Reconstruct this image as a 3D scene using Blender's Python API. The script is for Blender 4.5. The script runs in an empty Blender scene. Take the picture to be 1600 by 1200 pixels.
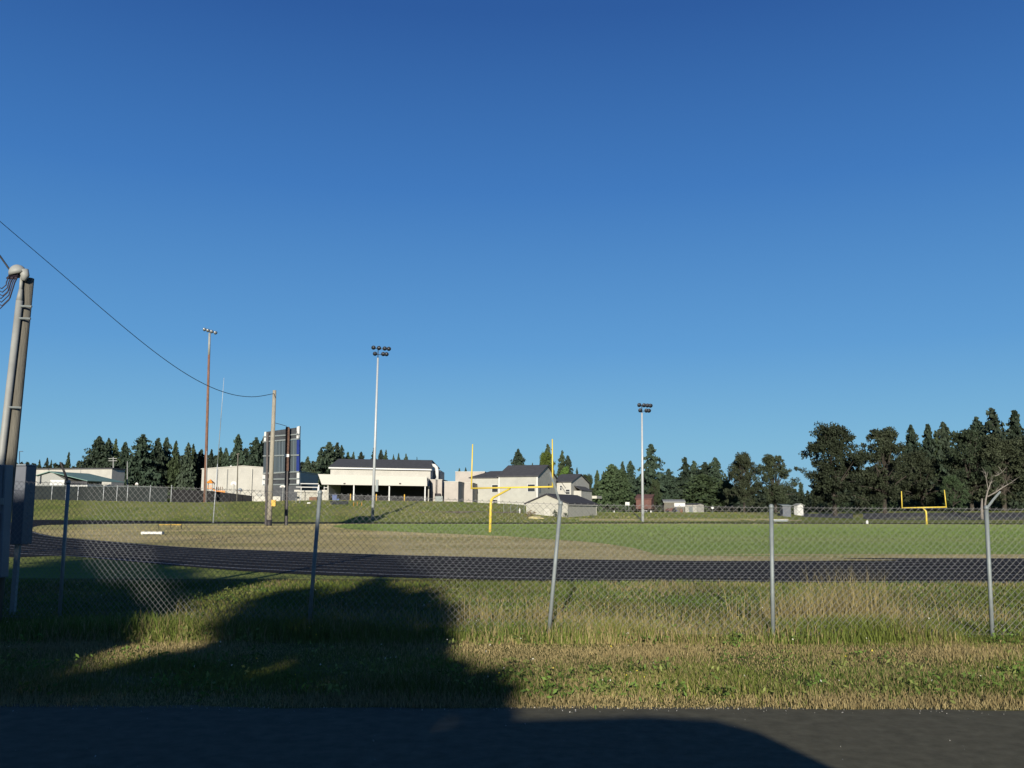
import bpy, math, random
import numpy as np
from mathutils import Vector, Matrix, Quaternion
R = math.radians
rng = np.random.default_rng(7)
random.seed(7)
scene = bpy.context.scene
COL = scene.collection

# ------------------------------------------------------------------ camera model
FPX, H = 1400.0, 1.65
PITCH, ROLL = math.atan(200/1400), R(0.15)
_f = np.array([0, math.cos(PITCH), math.sin(PITCH)])
_r0 = np.array([1.0, 0, 0]); _u0 = np.array([0, -math.sin(PITCH), math.cos(PITCH)])
_R = math.cos(ROLL)*_r0 + math.sin(ROLL)*_u0
_U = -math.sin(ROLL)*_r0 + math.cos(ROLL)*_u0
CAM = np.array([0, 0, H])
def ray(px, py):
    return _R*((px-800)/FPX) + _U*((600-py)/FPX) + _f
def P(px, py, d):
    v = ray(px, py); return Vector(CAM + v*(d/v[1]))
def G(px, py, z=0.0):
    v = ray(px, py); t = (z-H)/v[2]; return Vector(CAM + v*t)
def proj(p):
    """world points (N,3) -> pixel"""
    q = np.asarray(p, float) - CAM
    dz = q@_f
    return 800+FPX*(q@_R)/dz, 600-FPX*(q@_U)/dz
def hor(u): return 800 + (u-800)*math.tan(ROLL)

# ------------------------------------------------------------------ terrain
YB_U = np.array([-3000, 60, 300, 400, 500, 700, 800, 860, 940, 1000, 1100, 1240, 1400, 1600, 4000.])
YB_Y = np.array([ 781, 781, 786, 784, 782, 784, 788, 794, 801,  801,  801,  800,  799,  798,  798.])
YF_U = np.array([-3000, 50, 200, 400, 800, 1100, 1240, 1330, 1420, 1600, 4000.])
YF_Y = np.array([ 811.5, 812, 813, 815, 816.5, 816, 812, 812, 813.5, 813.5, 813.5])
def _ss(t): t = np.clip(t, 0, 1); return t*t*(3-2*t)
def gz(x, y):
    x = np.asarray(x, float); y = np.asarray(y, float)
    yy = np.maximum(y, 20.0)
    u = 800 + FPX*x/yy*0.995
    h = 800 + (u-800)*math.tan(ROLL)
    d0 = H*FPX/(np.interp(u, YF_U, YF_Y) - h) + 2
    d1 = d0 + 42
    zp = H + (h - np.interp(u, YB_U, YB_Y))/FPX*d1
    t = np.clip((y-d0)/(d1-d0), 0, 1)
    prof = np.where(t < .9, t*.955, .8595+_ss((t-.9)/.1)*.1405)
    return prof*zp*(y > 0)
def hit(px, py, y0=8, y1=700):
    v = ray(px, py)
    ys = np.concatenate([np.arange(y0, 60, .5), np.arange(60, y1, .25)])
    pts = CAM[None] + v[None]*(ys/v[1])[:, None]
    below = pts[:, 2] <= gz(pts[:, 0], pts[:, 1])
    i = int(np.argmax(below))
    if not below[i]:
        u = px; d0 = H*FPX/(np.interp(u, YF_U, YF_Y)-hor(u))+2
        d = d0+45; x = float(P(u, hor(u), d).x)
        return Vector((x, d, float(gz(x, d))))
    p = pts[i]
    return Vector((p[0], p[1], float(gz(p[0], p[1]))))
def at(u, d):
    x = (u-800)/FPX*d*1.0
    p = P(u, hor(u), d)
    return Vector((p.x, d, float(gz(p.x, d))))

# ------------------------------------------------------------------ materials
def nt(name):
    m = bpy.data.materials.new(name); m.use_nodes = True
    t = m.node_tree; b = t.nodes['Principled BSDF']
    return m, t, b
def mat(name, c, rough=.8, metal=0, var=.12, scale=3.0, bump=0.0, bscale=30.0, stretch=None, spec=.3, c2=None, detail=6):
    m, t, b = nt(name)
    b.inputs['Roughness'].default_value = rough; b.inputs['Metallic'].default_value = metal
    b.inputs['Specular IOR Level'].default_value = spec
    tc = t.nodes.new('ShaderNodeTexCoord'); mp = t.nodes.new('ShaderNodeMapping')
    t.links.new(tc.outputs['Object'], mp.inputs['Vector'])
    if stretch: mp.inputs['Scale'].default_value = stretch
    n = t.nodes.new('ShaderNodeTexNoise'); n.inputs['Scale'].default_value = scale; n.inputs['Detail'].default_value = detail
    n.inputs['Roughness'].default_value = .65
    t.links.new(mp.outputs[0], n.inputs['Vector'])
    r = t.nodes.new('ShaderNodeValToRGB')
    r.color_ramp.elements[0].position = .32; r.color_ramp.elements[1].position = .68
    c = [k*.80 for k in c]; c2 = [k*.80 for k in c2] if c2 else None
    ca = [max(0, k*(1-var)) for k in c]; cb = [min(1, k*(1+var)) for k in c]
    if c2: ca, cb = list(c), list(c2)
    r.color_ramp.elements[0].color = (*ca, 1); r.color_ramp.elements[1].color = (*cb, 1)
    t.links.new(n.outputs['Fac'], r.inputs['Fac']); t.links.new(r.outputs[0], b.inputs['Base Color'])
    if bump:
        n2 = t.nodes.new('ShaderNodeTexNoise'); n2.inputs['Scale'].default_value = bscale; n2.inputs['Detail'].default_value = 3
        t.links.new(mp.outputs[0], n2.inputs['Vector'])
        bp = t.nodes.new('ShaderNodeBump'); bp.inputs['Strength'].default_value = 1; bp.inputs['Distance'].default_value = bump
        t.links.new(n2.outputs['Fac'], bp.inputs['Height']); t.links.new(bp.outputs[0], b.inputs['Normal'])
    return m
def grass_mat(name, stops, big=.05, fine=1.2, streak=(1, 1, 1), bumpd=.25, bsc=4.0):
    """turf seen from afar: colour patches at two scales and blades that tilt the surface"""
    m, t, b = nt(name); b.inputs['Roughness'].default_value = 1; b.inputs['Specular IOR Level'].default_value = 0
    tc = t.nodes.new('ShaderNodeTexCoord'); mp = t.nodes.new('ShaderNodeMapping'); mp.inputs['Scale'].default_value = streak
    t.links.new(tc.outputs['Object'], mp.inputs['Vector'])
    n1 = t.nodes.new('ShaderNodeTexNoise'); n1.inputs['Scale'].default_value = big; n1.inputs['Detail'].default_value = 5
    n2 = t.nodes.new('ShaderNodeTexNoise'); n2.inputs['Scale'].default_value = fine; n2.inputs['Detail'].default_value = 8; n2.inputs['Roughness'].default_value = .75
    t.links.new(mp.outputs[0], n1.inputs['Vector']); t.links.new(mp.outputs[0], n2.inputs['Vector'])
    mx = t.nodes.new('ShaderNodeMath'); mx.operation = 'MULTIPLY_ADD'; mx.inputs[1].default_value = .5
    a = t.nodes.new('ShaderNodeMath'); a.operation = 'MULTIPLY'; a.inputs[1].default_value = .5
    t.links.new(n2.outputs['Fac'], a.inputs[0]); t.links.new(n1.outputs['Fac'], mx.inputs[0]); t.links.new(a.outputs[0], mx.inputs[2])
    r = t.nodes.new('ShaderNodeValToRGB')
    while len(r.color_ramp.elements) < len(stops): r.color_ramp.elements.new(.5)
    for e, (p, c) in zip(r.color_ramp.elements, stops): e.position = p; e.color = (*c, 1)
    t.links.new(mx.outputs[0], r.inputs['Fac']); t.links.new(r.outputs[0], b.inputs['Base Color'])
    n3 = t.nodes.new('ShaderNodeTexNoise'); n3.inputs['Scale'].default_value = bsc; n3.inputs['Detail'].default_value = 4
    t.links.new(tc.outputs['Object'], n3.inputs['Vector'])
    bp = t.nodes.new('ShaderNodeBump'); bp.inputs['Distance'].default_value = bumpd; bp.inputs['Strength'].default_value = 1
    t.links.new(n3.outputs['Fac'], bp.inputs['Height']); t.links.new(bp.outputs[0], b.inputs['Normal'])
    return m
def leaf_mat(name, c, var=.35, trans=.15, nscale=.6):
    c = [k*.82 for k in c]
    m, t, b = nt(name); b.inputs['Roughness'].default_value = .7; b.inputs['Specular IOR Level'].default_value = .15
    ge = t.nodes.new('ShaderNodeNewGeometry')
    r = t.nodes.new('ShaderNodeValToRGB')
    r.color_ramp.elements[0].color = (*[k*(1-var) for k in c], 1); r.color_ramp.elements[1].color = (*[k*(1+var) for k in c], 1)
    n = t.nodes.new('ShaderNodeTexNoise'); n.inputs['Scale'].default_value = nscale; n.inputs['Detail'].default_value = 3
    t.links.new(ge.outputs['Position'], n.inputs['Vector'])
    mi = t.nodes.new('ShaderNodeMath'); mi.operation = 'MULTIPLY_ADD'; mi.inputs[1].default_value = .45
    a = t.nodes.new('ShaderNodeMath'); a.operation = 'MULTIPLY_ADD'; a.inputs[1].default_value = 1.4; a.inputs[2].default_value = -.42
    t.links.new(n.outputs['Fac'], a.inputs[0])
    t.links.new(ge.outputs['Random Per Island'], mi.inputs[0]); t.links.new(a.outputs[0], mi.inputs[2])
    t.links.new(mi.outputs[0], r.inputs['Fac'])
    oi = t.nodes.new('ShaderNodeObjectInfo'); hs = t.nodes.new('ShaderNodeHueSaturation')
    mr = t.nodes.new('ShaderNodeMapRange'); mr.inputs[3].default_value = .7; mr.inputs[4].default_value = 1.5; t.links.new(oi.outputs['Random'], mr.inputs[0]); t.links.new(mr.outputs[0], hs.inputs['Value'])
    mr2 = t.nodes.new('ShaderNodeMapRange'); mr2.inputs[3].default_value = .475; mr2.inputs[4].default_value = .52
    fr = t.nodes.new('ShaderNodeMath'); fr.operation = 'MULTIPLY'; fr.inputs[1].default_value = 7.3; fc = t.nodes.new('ShaderNodeMath'); fc.operation = 'FRACT'
    t.links.new(oi.outputs['Random'], fr.inputs[0]); t.links.new(fr.outputs[0], fc.inputs[0]); t.links.new(fc.outputs[0], mr2.inputs[0]); t.links.new(mr2.outputs[0], hs.inputs['Hue'])
    t.links.new(r.outputs[0], hs.inputs['Color']); r = hs; t.links.new(hs.outputs[0], b.inputs['Base Color'])
    if trans:
        tr = t.nodes.new('ShaderNodeBsdfTranslucent'); t.links.new(r.outputs[0], tr.inputs['Color'])
        ms = t.nodes.new('ShaderNodeMixShader'); ms.inputs[0].default_value = trans
        out = t.nodes['Material Output']
        t.links.new(b.outputs[0], ms.inputs[1]); t.links.new(tr.outputs[0], ms.inputs[2]); t.links.new(ms.outputs[0], out.inputs['Surface'])
    return m
def attr_mat(name, trans=.25):
    m, t, b = nt(name); b.inputs['Roughness'].default_value = .75; b.inputs['Specular IOR Level'].default_value = .15
    at_ = t.nodes.new('ShaderNodeAttribute'); at_.attribute_name = 'tint'
    t.links.new(at_.outputs['Color'], b.inputs['Base Color'])
    tr = t.nodes.new('ShaderNodeBsdfTranslucent'); t.links.new(at_.outputs['Color'], tr.inputs['Color'])
    ms = t.nodes.new('ShaderNodeMixShader'); ms.inputs[0].default_value = trans
    out = t.nodes['Material Output']
    t.links.new(b.outputs[0], ms.inputs[1]); t.links.new(tr.outputs[0], ms.inputs[2]); t.links.new(ms.outputs[0], out.inputs['Surface'])
    return m
def siding_mat(name, c, pitch=.4, depth=.015, axis='Z', var=.09):
    c = [k*.89 for k in c]
    m = mat(name, c, .75, var=var, scale=.5)
    t = m.node_tree; b = t.nodes['Principled BSDF']
    tc = t.nodes.new('ShaderNodeTexCoord'); w = t.nodes.new('ShaderNodeTexWave')
    w.bands_direction = axis; w.wave_profile = 'SAW'; w.inputs['Scale'].default_value = 1/(pitch*2*math.pi)*math.pi*2/2
    t.links.new(tc.outputs['Object'], w.inputs['Vector'])
    bp = t.nodes.new('ShaderNodeBump'); bp.inputs['Distance'].default_value = depth*2
    t.links.new(w.outputs['Fac'], bp.inputs['Height']); t.links.new(bp.outputs[0], b.inputs['Normal'])
    return m

M = {}
M['asphalt'] = mat('asphalt', (.112, .104, .070), .95, spec=.05, var=.22, scale=7, bump=.003, bscale=140, detail=12)
M['track'] = mat('track_surface', (.024, .022, .0215), .95, spec=.04, var=.22, scale=.8, bump=.004, bscale=60)
M['far_asphalt'] = mat('far_asphalt', (.05, .05, .052), .9, var=.2, scale=.2)
M['line'] = mat('line_paint', (.27, .27, .27), .8, var=.4, scale=1.5)
M['rough'] = grass_mat('rough_grass', [(.30, (.10, .135, .035)), (.46, (.155, .185, .055)), (.56, (.20, .205, .075)), (.72, (.30, .245, .115))], big=.06, fine=1.0)
M['verge'] = grass_mat('verge_soil', [(.3, (.05, .06, .02)), (.5, (.10, .095, .035)), (.7, (.17, .14, .07))], big=.4, fine=6, bumpd=.05, bsc=14)
M['dry'] = grass_mat('dry_grass', [(.36, (.21, .215, .085)), (.46, (.34, .29, .135)), (.54, (.44, .36, .19)), (.66, (.54, .45, .26))], big=.10, fine=1.4, streak=(.6, 1, 1), bumpd=.04, bsc=22)
M['turf'] = grass_mat('field_turf', [(.36, (.165, .25, .055)), (.47, (.21, .28, .075)), (.56, (.255, .285, .10)), (.68, (.29, .285, .14))], big=.05, fine=.9, streak=(.35, 1, 1), bumpd=.04, bsc=22)
M['concrete'] = mat('concrete', (.38, .37, .34), .9, bump=.01)
M['galv'] = mat('galvanised_steel', (.20, .225, .225), .6, .25, var=.15, scale=8)
M['wire'] = mat('fence_wire', (.165, .165, .16), .6, .3, var=.1)
M['dark_steel'] = mat('dark_steel', (.05, .045, .045), .6, .5, var=.3, scale=4)
M['rust_steel'] = mat('rusted_steel', (.09, .05, .035), .8, .2, var=.4, scale=3)
M['white_pole'] = mat('white_pole_paint', (.40, .42, .43), .45, .1, var=.08)
M['wood_pole'] = mat('weathered_wood', (.27, .245, .195), .9, var=.3, scale=4, stretch=(6, 6, .5), bump=.01, bscale=14)
M['grey_wood'] = mat('grey_wood', (.125, .116, .094), .9, var=.32, scale=3, stretch=(8, 8, .4), bump=.01, bscale=16)
M['red_wood'] = mat('red_brown_wood', (.17, .09, .062), .9, var=.35, scale=2, stretch=(3, 3, .6))
M['pvc'] = mat('grey_conduit', (.25, .255, .24), .55, var=.15, scale=3)
M['cabinet'] = mat('cabinet_grey_paint', (.12, .145, .17), .5, .1, var=.12, scale=2)
M['cabinet_b'] = mat('weathered_cabinet_paint', (.085, .095, .115), .55, .1, var=.2, scale=1.5)
M['red_label'] = mat('red_label', (.45, .06, .04), .6)
M['white'] = mat('white_paint', (.54, .54, .52), .6, var=.05)
M['cream'] = siding_mat('cream_metal_siding', (.46, .445, .40), .3, .02, 'X')
M['cream_h'] = siding_mat('cream_lap_siding', (.44, .425, .375), .22, .012, 'Z')
M['pink'] = siding_mat('pinkish_beige_siding', (.44, .40, .36), .3, .012, 'Z')
M['pale'] = siding_mat('pale_lap_siding', (.44, .435, .39), .22, .012, 'Z')
M['house'] = siding_mat('white_lap_siding', (.50, .485, .44), .22, .012, 'Z')
M['hut'] = mat('hut_block_wall', (.36, .35, .30), .85, var=.08, scale=1.2)
M['fascia'] = mat('cream_fascia', (.43, .415, .365), .6, var=.04)
M['shingle'] = mat('charcoal_shingle', (.060, .060, .064), .95, var=.2, scale=1.2, bump=.02, bscale=5)
M['shingle_d'] = mat('dark_shingle', (.040, .038, .042), .95, var=.2, scale=1.5, bump=.02, bscale=5)
M['green_roof'] = siding_mat('green_metal_roof', (.16, .27, .23), .4, .02, 'X')
M['screen'] = mat('dark_windscreen', (.016, .021, .021), .9, var=.25, scale=.4)
M['black_screen'] = mat('black_windscreen', (.009, .009, .010), .9, var=.3, scale=.4)
M['glass'] = mat('dark_window_glass', (.03, .032, .036), .15, var=.2, spec=.5)
M['shade_wall'] = mat('dim_back_wall', (.035, .035, .038), .9)  # canopy shade put into the wall colour, so low sun leaves no bright strip
M['yellow'] = mat('yellow_goal_paint', (.62, .46, .065), .45, var=.06)
M['yellow_b'] = mat('yellow_bollard_paint', (.55, .33, .05), .6)
M['straw'] = mat('yellow_tarp', (.46, .40, .20), .9, var=.2, bump=.05, bscale=3)
M['orange'] = mat('orange_plastic', (.60, .22, .03), .5)
M['blue_panel'] = mat('blue_panel_paint', (.015, .03, .16), .5)
M['board_back'] = mat('scoreboard_back', (.065, .085, .10), .6, .3, var=.3, scale=.8, stretch=(2.5, 2.5, .05))
M['board_dark'] = mat('scoreboard_dark_back', (.05, .055, .062), .7, .2, var=.3, scale=1.5)
M['barn'] = mat('barn_red_brown', (.12, .06, .05), .9, var=.25, scale=.6)
M['blue'] = mat('blue_plastic', (.02, .05, .16), .5)
M['brick'] = mat('brown_planter', (.16, .09, .06), .9, var=.3)
M['lamp_body'] = mat('lamp_housing', (.42, .43, .43), .35, .6, var=.1)
M['lamp_dark'] = mat('lamp_glass_dark', (.035, .04, .05), .2, .1)
M['dirt'] = mat('bare_dirt', (.20, .15, .10), .95, var=.3, scale=.6)
M['scrub'] = leaf_mat('dry_scrub', (.15, .12, .06), .4)
M['cable'] = mat('black_cable', (.012, .012, .015), .6)
M['cable_b'] = mat('coloured_cable', (.022, .016, .026), .6, var=.6, scale=12)
M['conifer'] = leaf_mat('conifer_needles', (.030, .045, .028), .55, .05)
M['conifer_b'] = leaf_mat('conifer_needles_olive', (.038, .055, .025), .5, .05)
M['oak'] = leaf_mat('oak_leaves', (.033, .043, .023), .55, .08)
M['bright'] = leaf_mat('maple_leaves', (.10, .15, .032), .4, .25)
M['shade_leaf'] = leaf_mat('roadside_leaves', (.05, .075, .025), .4, .0)
M['bark'] = mat('bark', (.045, .038, .030), .95, var=.4, scale=3, stretch=(4, 4, .7))
M['pale_bark'] = mat('pale_dead_bark', (.19, .17, .148), .95, var=.3, scale=3)
M['blade'] = attr_mat('grass_blades')
M['car_paint'] = mat('car_silver_paint', (.30, .33, .36), .3, .5, var=.03)
M['tyre'] = mat('tyre_rubber', (.02, .02, .02), .85)

# ------------------------------------------------------------------ object helpers
def tag(o, label=None, cat=None, group=None, kind=None):
    if label: o['label'] = label
    if cat: o['category'] = cat
    if group: o['group'] = group
    if kind: o['kind'] = kind
    return o
def thing(name, loc, label, cat, group=None):
    o = bpy.data.objects.new(name, None); COL.objects.link(o); o.location = loc
    o.empty_display_size = .2
    return tag(o, label, cat, group)
def wloc(o):
    v = Vector((0, 0, 0))
    while o is not None: v += Vector(o.location); o = o.parent
    return v
class MB:
    def __init__(s): s.v = []; s.f = []; s.mi = []; s.cur = 0
    def add(s, vs, fs):
        b = len(s.v); s.v += [tuple(v) for v in vs]; s.f += [tuple(b+i for i in f) for f in fs]; s.mi += [s.cur]*len(fs); return s
    def box(s, lo, hi):
        x0, y0, z0 = lo; x1, y1, z1 = hi
        return s.add([(x0,y0,z0),(x1,y0,z0),(x1,y1,z0),(x0,y1,z0),(x0,y0,z1),(x1,y0,z1),(x1,y1,z1),(x0,y1,z1)],
                     [(0,3,2,1),(4,5,6,7),(0,1,5,4),(1,2,6,5),(2,3,7,6),(3,0,4,7)])
    def fbox(s, o, ex, ey, ez):
        """box from corner o along three edge vectors"""
        o, ex, ey, ez = map(Vector, (o, ex, ey, ez))
        return s.add([o, o+ex, o+ex+ey, o+ey, o+ez, o+ex+ez, o+ex+ey+ez, o+ey+ez],
                     [(0,3,2,1),(4,5,6,7),(0,1,5,4),(1,2,6,5),(2,3,7,6),(3,0,4,7)])
    def path(s, pts, rad, n=8, cap=True):
        pts = [Vector(p) for p in pts]
        if not hasattr(rad, '__len__'): rad = [rad]*len(pts)
        rings = []; prev = None
        for i, p in enumerate(pts):
            t = (pts[min(i+1, len(pts)-1)] - pts[max(i-1, 0)]).normalized()
            if prev is None:
                a = t.cross(Vector((0, 0, 1)) if abs(t.z) < .9 else Vector((1, 0, 0))).normalized()
            else:
                a = (prev - t*prev.dot(t)).normalized()
            prev = a; b = t.cross(a)
            rings.append([p + (a*math.cos(2*math.pi*k/n) + b*math.sin(2*math.pi*k/n))*rad[i] for k in range(n)])
        vs = [v for r in rings for v in r]; fs = []
        for i in range(len(rings)-1):
            for k in range(n):
                k2 = (k+1) % n; fs.append((i*n+k, i*n+k2, (i+1)*n+k2, (i+1)*n+k))
        if cap: fs += [tuple(range(n))[::-1], tuple((len(rings)-1)*n+k for k in range(n))]
        return s.add(vs, fs)
    def prism(s, poly, ext):
        """planar polygon (3D points) extruded by vector ext"""
        n = len(poly); ext = Vector(ext); a = [Vector(p) for p in poly]; b = [p+ext for p in a]
        return s.add(a+b, [tuple(range(n))[::-1], tuple(range(n, 2*n))] + [(i, (i+1) % n, n+(i+1) % n, n+i) for i in range(n)])
    def dome(s, c, ax, r, h, n=10, m=4):
        c = Vector(c); ax = Vector(ax).normalized()
        a = ax.cross(Vector((0, 0, 1)) if abs(ax.z) < .9 else Vector((1, 0, 0))).normalized(); b = ax.cross(a)
        pts = [c + ax*h*math.sin(math.pi/2*i/m) for i in range(m+1)]
        return s.path2(pts, [max(.002, r*math.cos(math.pi/2*i/m)) for i in range(m+1)], a, b, n)
    def path2(s, pts, rad, a, b, n):
        vs = [p + (a*math.cos(2*math.pi*k/n)+b*math.sin(2*math.pi*k/n))*r for p, r in zip(pts, rad) for k in range(n)]
        fs = [(i*n+k, i*n+(k+1) % n, (i+1)*n+(k+1) % n, (i+1)*n+k) for i in range(len(pts)-1) for k in range(n)]
        fs += [tuple(range(n))[::-1], tuple((len(pts)-1)*n+k for k in range(n))]
        return s.add(vs, fs)
    def build(s, name, m, parent=None, smooth=False, bevel=0):
        off = wloc(parent) if parent else Vector((0, 0, 0))
        me = bpy.data.meshes.new(name)
        me.from_pydata([(v[0]-off.x, v[1]-off.y, v[2]-off.z) for v in s.v], [], s.f)
        for k in (m if isinstance(m, (list, tuple)) else [m]): me.materials.append(M[k])
        if isinstance(m, (list, tuple)): me.polygons.foreach_set('material_index', s.mi)
        if smooth: me.polygons.foreach_set('use_smooth', [True]*len(me.polygons))
        me.update()
        o = bpy.data.objects.new(name, me); COL.objects.link(o)
        if parent: o.parent = parent
        if bevel:
            b = o.modifiers.new('bevel', 'BEVEL'); b.width = bevel; b.segments = 2; b.limit_method = 'ANGLE'
        return o
def np_mesh(name, verts, faces, m, parent=None, tint=None):
    me = bpy.data.meshes.new(name)
    nv, nf, k = len(verts), len(faces), faces.shape[1]
    me.vertices.add(nv); me.vertices.foreach_set('co', np.ascontiguousarray(verts, np.float32).ravel())
    me.loops.add(nf*k); me.loops.foreach_set('vertex_index', np.ascontiguousarray(faces, np.int32).ravel())
    me.polygons.add(nf); me.polygons.foreach_set('loop_start', np.arange(0, nf*k, k, dtype=np.int32))
    me.polygons.foreach_set('loop_total', np.full(nf, k, np.int32))
    me.update(calc_edges=True); me.validate()
    me.materials.append(M[m])
    if tint is not None:
        a = me.color_attributes.new('tint', 'FLOAT_COLOR', 'POINT')
        a.data.foreach_set('color', np.concatenate([tint, np.ones((nv, 1))], 1).astype(np.float32).ravel())
    o = bpy.data.objects.new(name, me); COL.objects.link(o)
    if parent: o.parent = parent
    return o
def dup(root, loc, scale, rz, label, group):
    r = root.copy(); COL.objects.link(r); r.location = loc; r.scale = scale; r.rotation_euler = (0, 0, rz)
    r['label'] = label
    if group: r['group'] = group
    for ch in list(root.children):
        c = ch.copy(); COL.objects.link(c); c.parent = r
    return r

# ------------------------------------------------------------------ ground sheets
def ground():
    us = np.concatenate([np.linspace(-9000, -1200, 14), np.linspace(-1000, 2600, 145), np.linspace(2800, 10600, 14)])
    ys = np.concatenate([[-250, -100, -40, -10, 0.01, 7.4], np.linspace(10, 100, 19), np.linspace(103, 300, 100), [320, 360, 420, 550, 800, 1300, 2200, 4000]])
    UU, YY = np.meshgrid(us, ys)
    X = (UU-800)/FPX*np.maximum(YY, 30); Z = gz(X, YY)
    nr, nc = UU.shape
    v = np.stack([X, YY, Z], -1).reshape(-1, 3)
    i = np.arange(nr*nc).reshape(nr, nc)
    f = np.stack([i[:-1, :-1], i[:-1, 1:], i[1:, 1:], i[1:, :-1]], -1).reshape(-1, 4)
    tag(np_mesh('ground', v, f, 'rough'), kind='structure')
ground()
def sheet(name, pts, z, m):
    me = MB(); n = len(pts); me.add([(p[0], p[1], z) for p in pts], [tuple(range(n))])
    return tag(me.build(name, m), kind='structure')
# road across the front, its edge a little ragged
edge = [(-160, 8.0)] + [(x, 7.93+.05*math.sin(x*1.3)+.03*math.sin(x*4.1)+random.uniform(-.025, .025)) for x in np.arange(-16, 16, .25)] + [(160, 7.85)]
vr = MB(); vr.add([(-160, -3.2, .006), (160, -3.2, .006)] + [(x, y, .006) for x, y in edge[::-1]], [tuple(range(len(edge)+2))])
tag(vr.build('road', 'asphalt'), kind='structure')
# soil under the verge grass
vs = [(x, y-.02) for x, y in edge]
ve = MB(); ve.add([(x, y, .003) for x, y in vs] + [(160, 22.5, .003), (-160, 22.5, .003)], [tuple(range(len(vs)+2))])
tag(ve.build('verge', 'verge'), kind='structure')

def gp(l): return [G(*p) for p in l]
def smooth_pts(pts, n=6):
    out = []
    p = [Vector(q) for q in pts]
    for i in range(len(p)-1):
        a, b, c, d = p[max(i-1, 0)], p[i], p[i+1], p[min(i+2, len(p)-1)]
        for k in range(n):
            t = k/n
            out.append(.5*((2*b)+(c-a)*t+(2*a-5*b+4*c-d)*t*t+(3*b-a-3*c+d)*t**3))
    out.append(p[-1]); return out
near_in = gp([(75, 836.5), (100, 840), (200, 848.5), (300, 856), (400, 860), (600, 867), (800, 872), (1000, 876), (1200, 877), (1400, 876), (1600, 873)])
near_out = gp([(100, 869), (175, 875.5), (400, 894), (600, 902), (800, 907.5), (1000, 912), (1200, 914.5), (1400, 914), (1600, 912)])
far_in = gp([(60, 822), (100, 820.2), (200, 818.8), (400, 818.6), (800, 818.8), (1100, 818.4)])
far_out = gp([(50, 812.4), (200, 813.4), (400, 815.6), (800, 817.0), (1100, 816.6)])
tip = [G(50, 829)]
right_in = [Vector((90, 30.5, 0)), Vector((190, 33, 0))]
right_out = [Vector((80, 20.2, 0)), Vector((190, 23, 0))]
inner = smooth_pts(right_in[::-1] + near_in[::-1] + tip + far_in + [Vector((120, 132, 0))])
outer_left = [Vector((-19.5, 33, 0)), Vector((-34, 42, 0)), Vector((-47, 66, 0)), Vector((-56, 95, 0)), Vector((-66, 118, 0))]
outer = smooth_pts(right_out[::-1] + near_out[::-1] + outer_left + far_out + [Vector((120, 146, 0))])
sheet('running_track', outer, .010, 'track')
sheet('infield', inner, .016, 'dry')
# green playing field: curved left boundary where the dry end zone begins
field = gp([(540, 819.3), (520, 823), (560, 828), (640, 832), (760, 837), (860, 843), (930, 848.5), (985, 856), (1012, 863), (1040, 868), (1200, 870), (1400, 870), (1600, 867)])
field = smooth_pts([Vector((170, 36, 0))] + field[::-1]) + [G(600, 819.1), G(800, 819.1), G(1100, 818.9), Vector((118, 131, 0)), Vector((170, 131, 0))]
sheet('playing_field', field, .022, 'turf')
# lane lines: fractions between inner and outer edge of the near track
def lane(fr, w, z=.016):
    a = smooth_pts(tip + near_in + right_in, 5); b = smooth_pts([Vector((-47, 66, 0)), Vector((-19.5, 33, 0))] + near_out[:] + right_out, 5)
    # resample b by parameter
    ia = np.array([(p.x, p.y) for p in a]); ib = np.array([(p.x, p.y) for p in b])
    def res(q, n=160):
        s = np.concatenate([[0], np.cumsum(np.hypot(*np.diff(q, axis=0).T))]); s /= s[-1]
        return np.stack([np.interp(np.linspace(0, 1, n), s, q[:, k]) for k in (0, 1)], 1)
    # match by direction from the bend's centre so that the lanes stay even
    ra, rb = res(ia), res(ib)
    out = []
    for p in ra:
        j = np.argmin(np.hypot(*(rb-p).T)); out.append(p+(rb[j]-p)*fr)
    out = np.array(out)
    for _ in range(6): out[1:-1] = (out[:-2]+out[1:-1]*2+out[2:])/4
    tn = np.gradient(out, axis=0); nn = np.stack([-tn[:, 1], tn[:, 0]], 1)/np.hypot(*tn.T)[:, None]
    return out-nn*w/2, out+nn*w/2
ln = MB()
for k in range(9):
    fr = .03+.94*k/8
    a, b = lane(fr, .075 if k not in (0, 8) else .12)
    n = len(a); z = .016
    ln.add([(p[0], p[1], z) for p in a]+[(p[0], p[1], z) for p in b], [(i, i+1, n+i+1, n+i) for i in range(n-1)])
tag(ln.build('lane_markings', 'line'), kind='structure')
def drape(name, us, top, bot, m, n=5, lift=.03):
    me = MB(); vs = []
    for u in us:
        for k in range(n+1):
            p = hit(u, top(u)+(bot(u)-top(u))*k/n); p.z += lift; vs.append(p)
    c = n+1
    me.add(vs, [(i*c+k, (i+1)*c+k, (i+1)*c+k+1, i*c+k+1) for i in range(len(us)-1) for k in range(n)])
    return tag(me.build(name, m), kind='structure')
drape('far_road', list(range(1215, 1760, 12)), lambda u: np.interp(u, [1215, 1300, 1400, 1700], [803, 803, 801.5, 800.5]), lambda u: np.interp(u, [1215, 1300, 1400, 1500, 1700], [806, 809.5, 813, 813, 812.5]), 'far_asphalt')
drape('dry_bank_strip', list(range(905, 1260, 12)), lambda u: 810.5, lambda u: 814, 'dry', lift=.02)

# ------------------------------------------------------------------ sun direction (where the photo's shadows point)
_v = ray(935, 1146); L = Vector(_v/np.linalg.norm(_v))          # travel direction of the light
SUN_EL = -math.asin(L.z); SUN_AZ = math.atan2(-L.x, -L.y)       # of the sun itself
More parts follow.
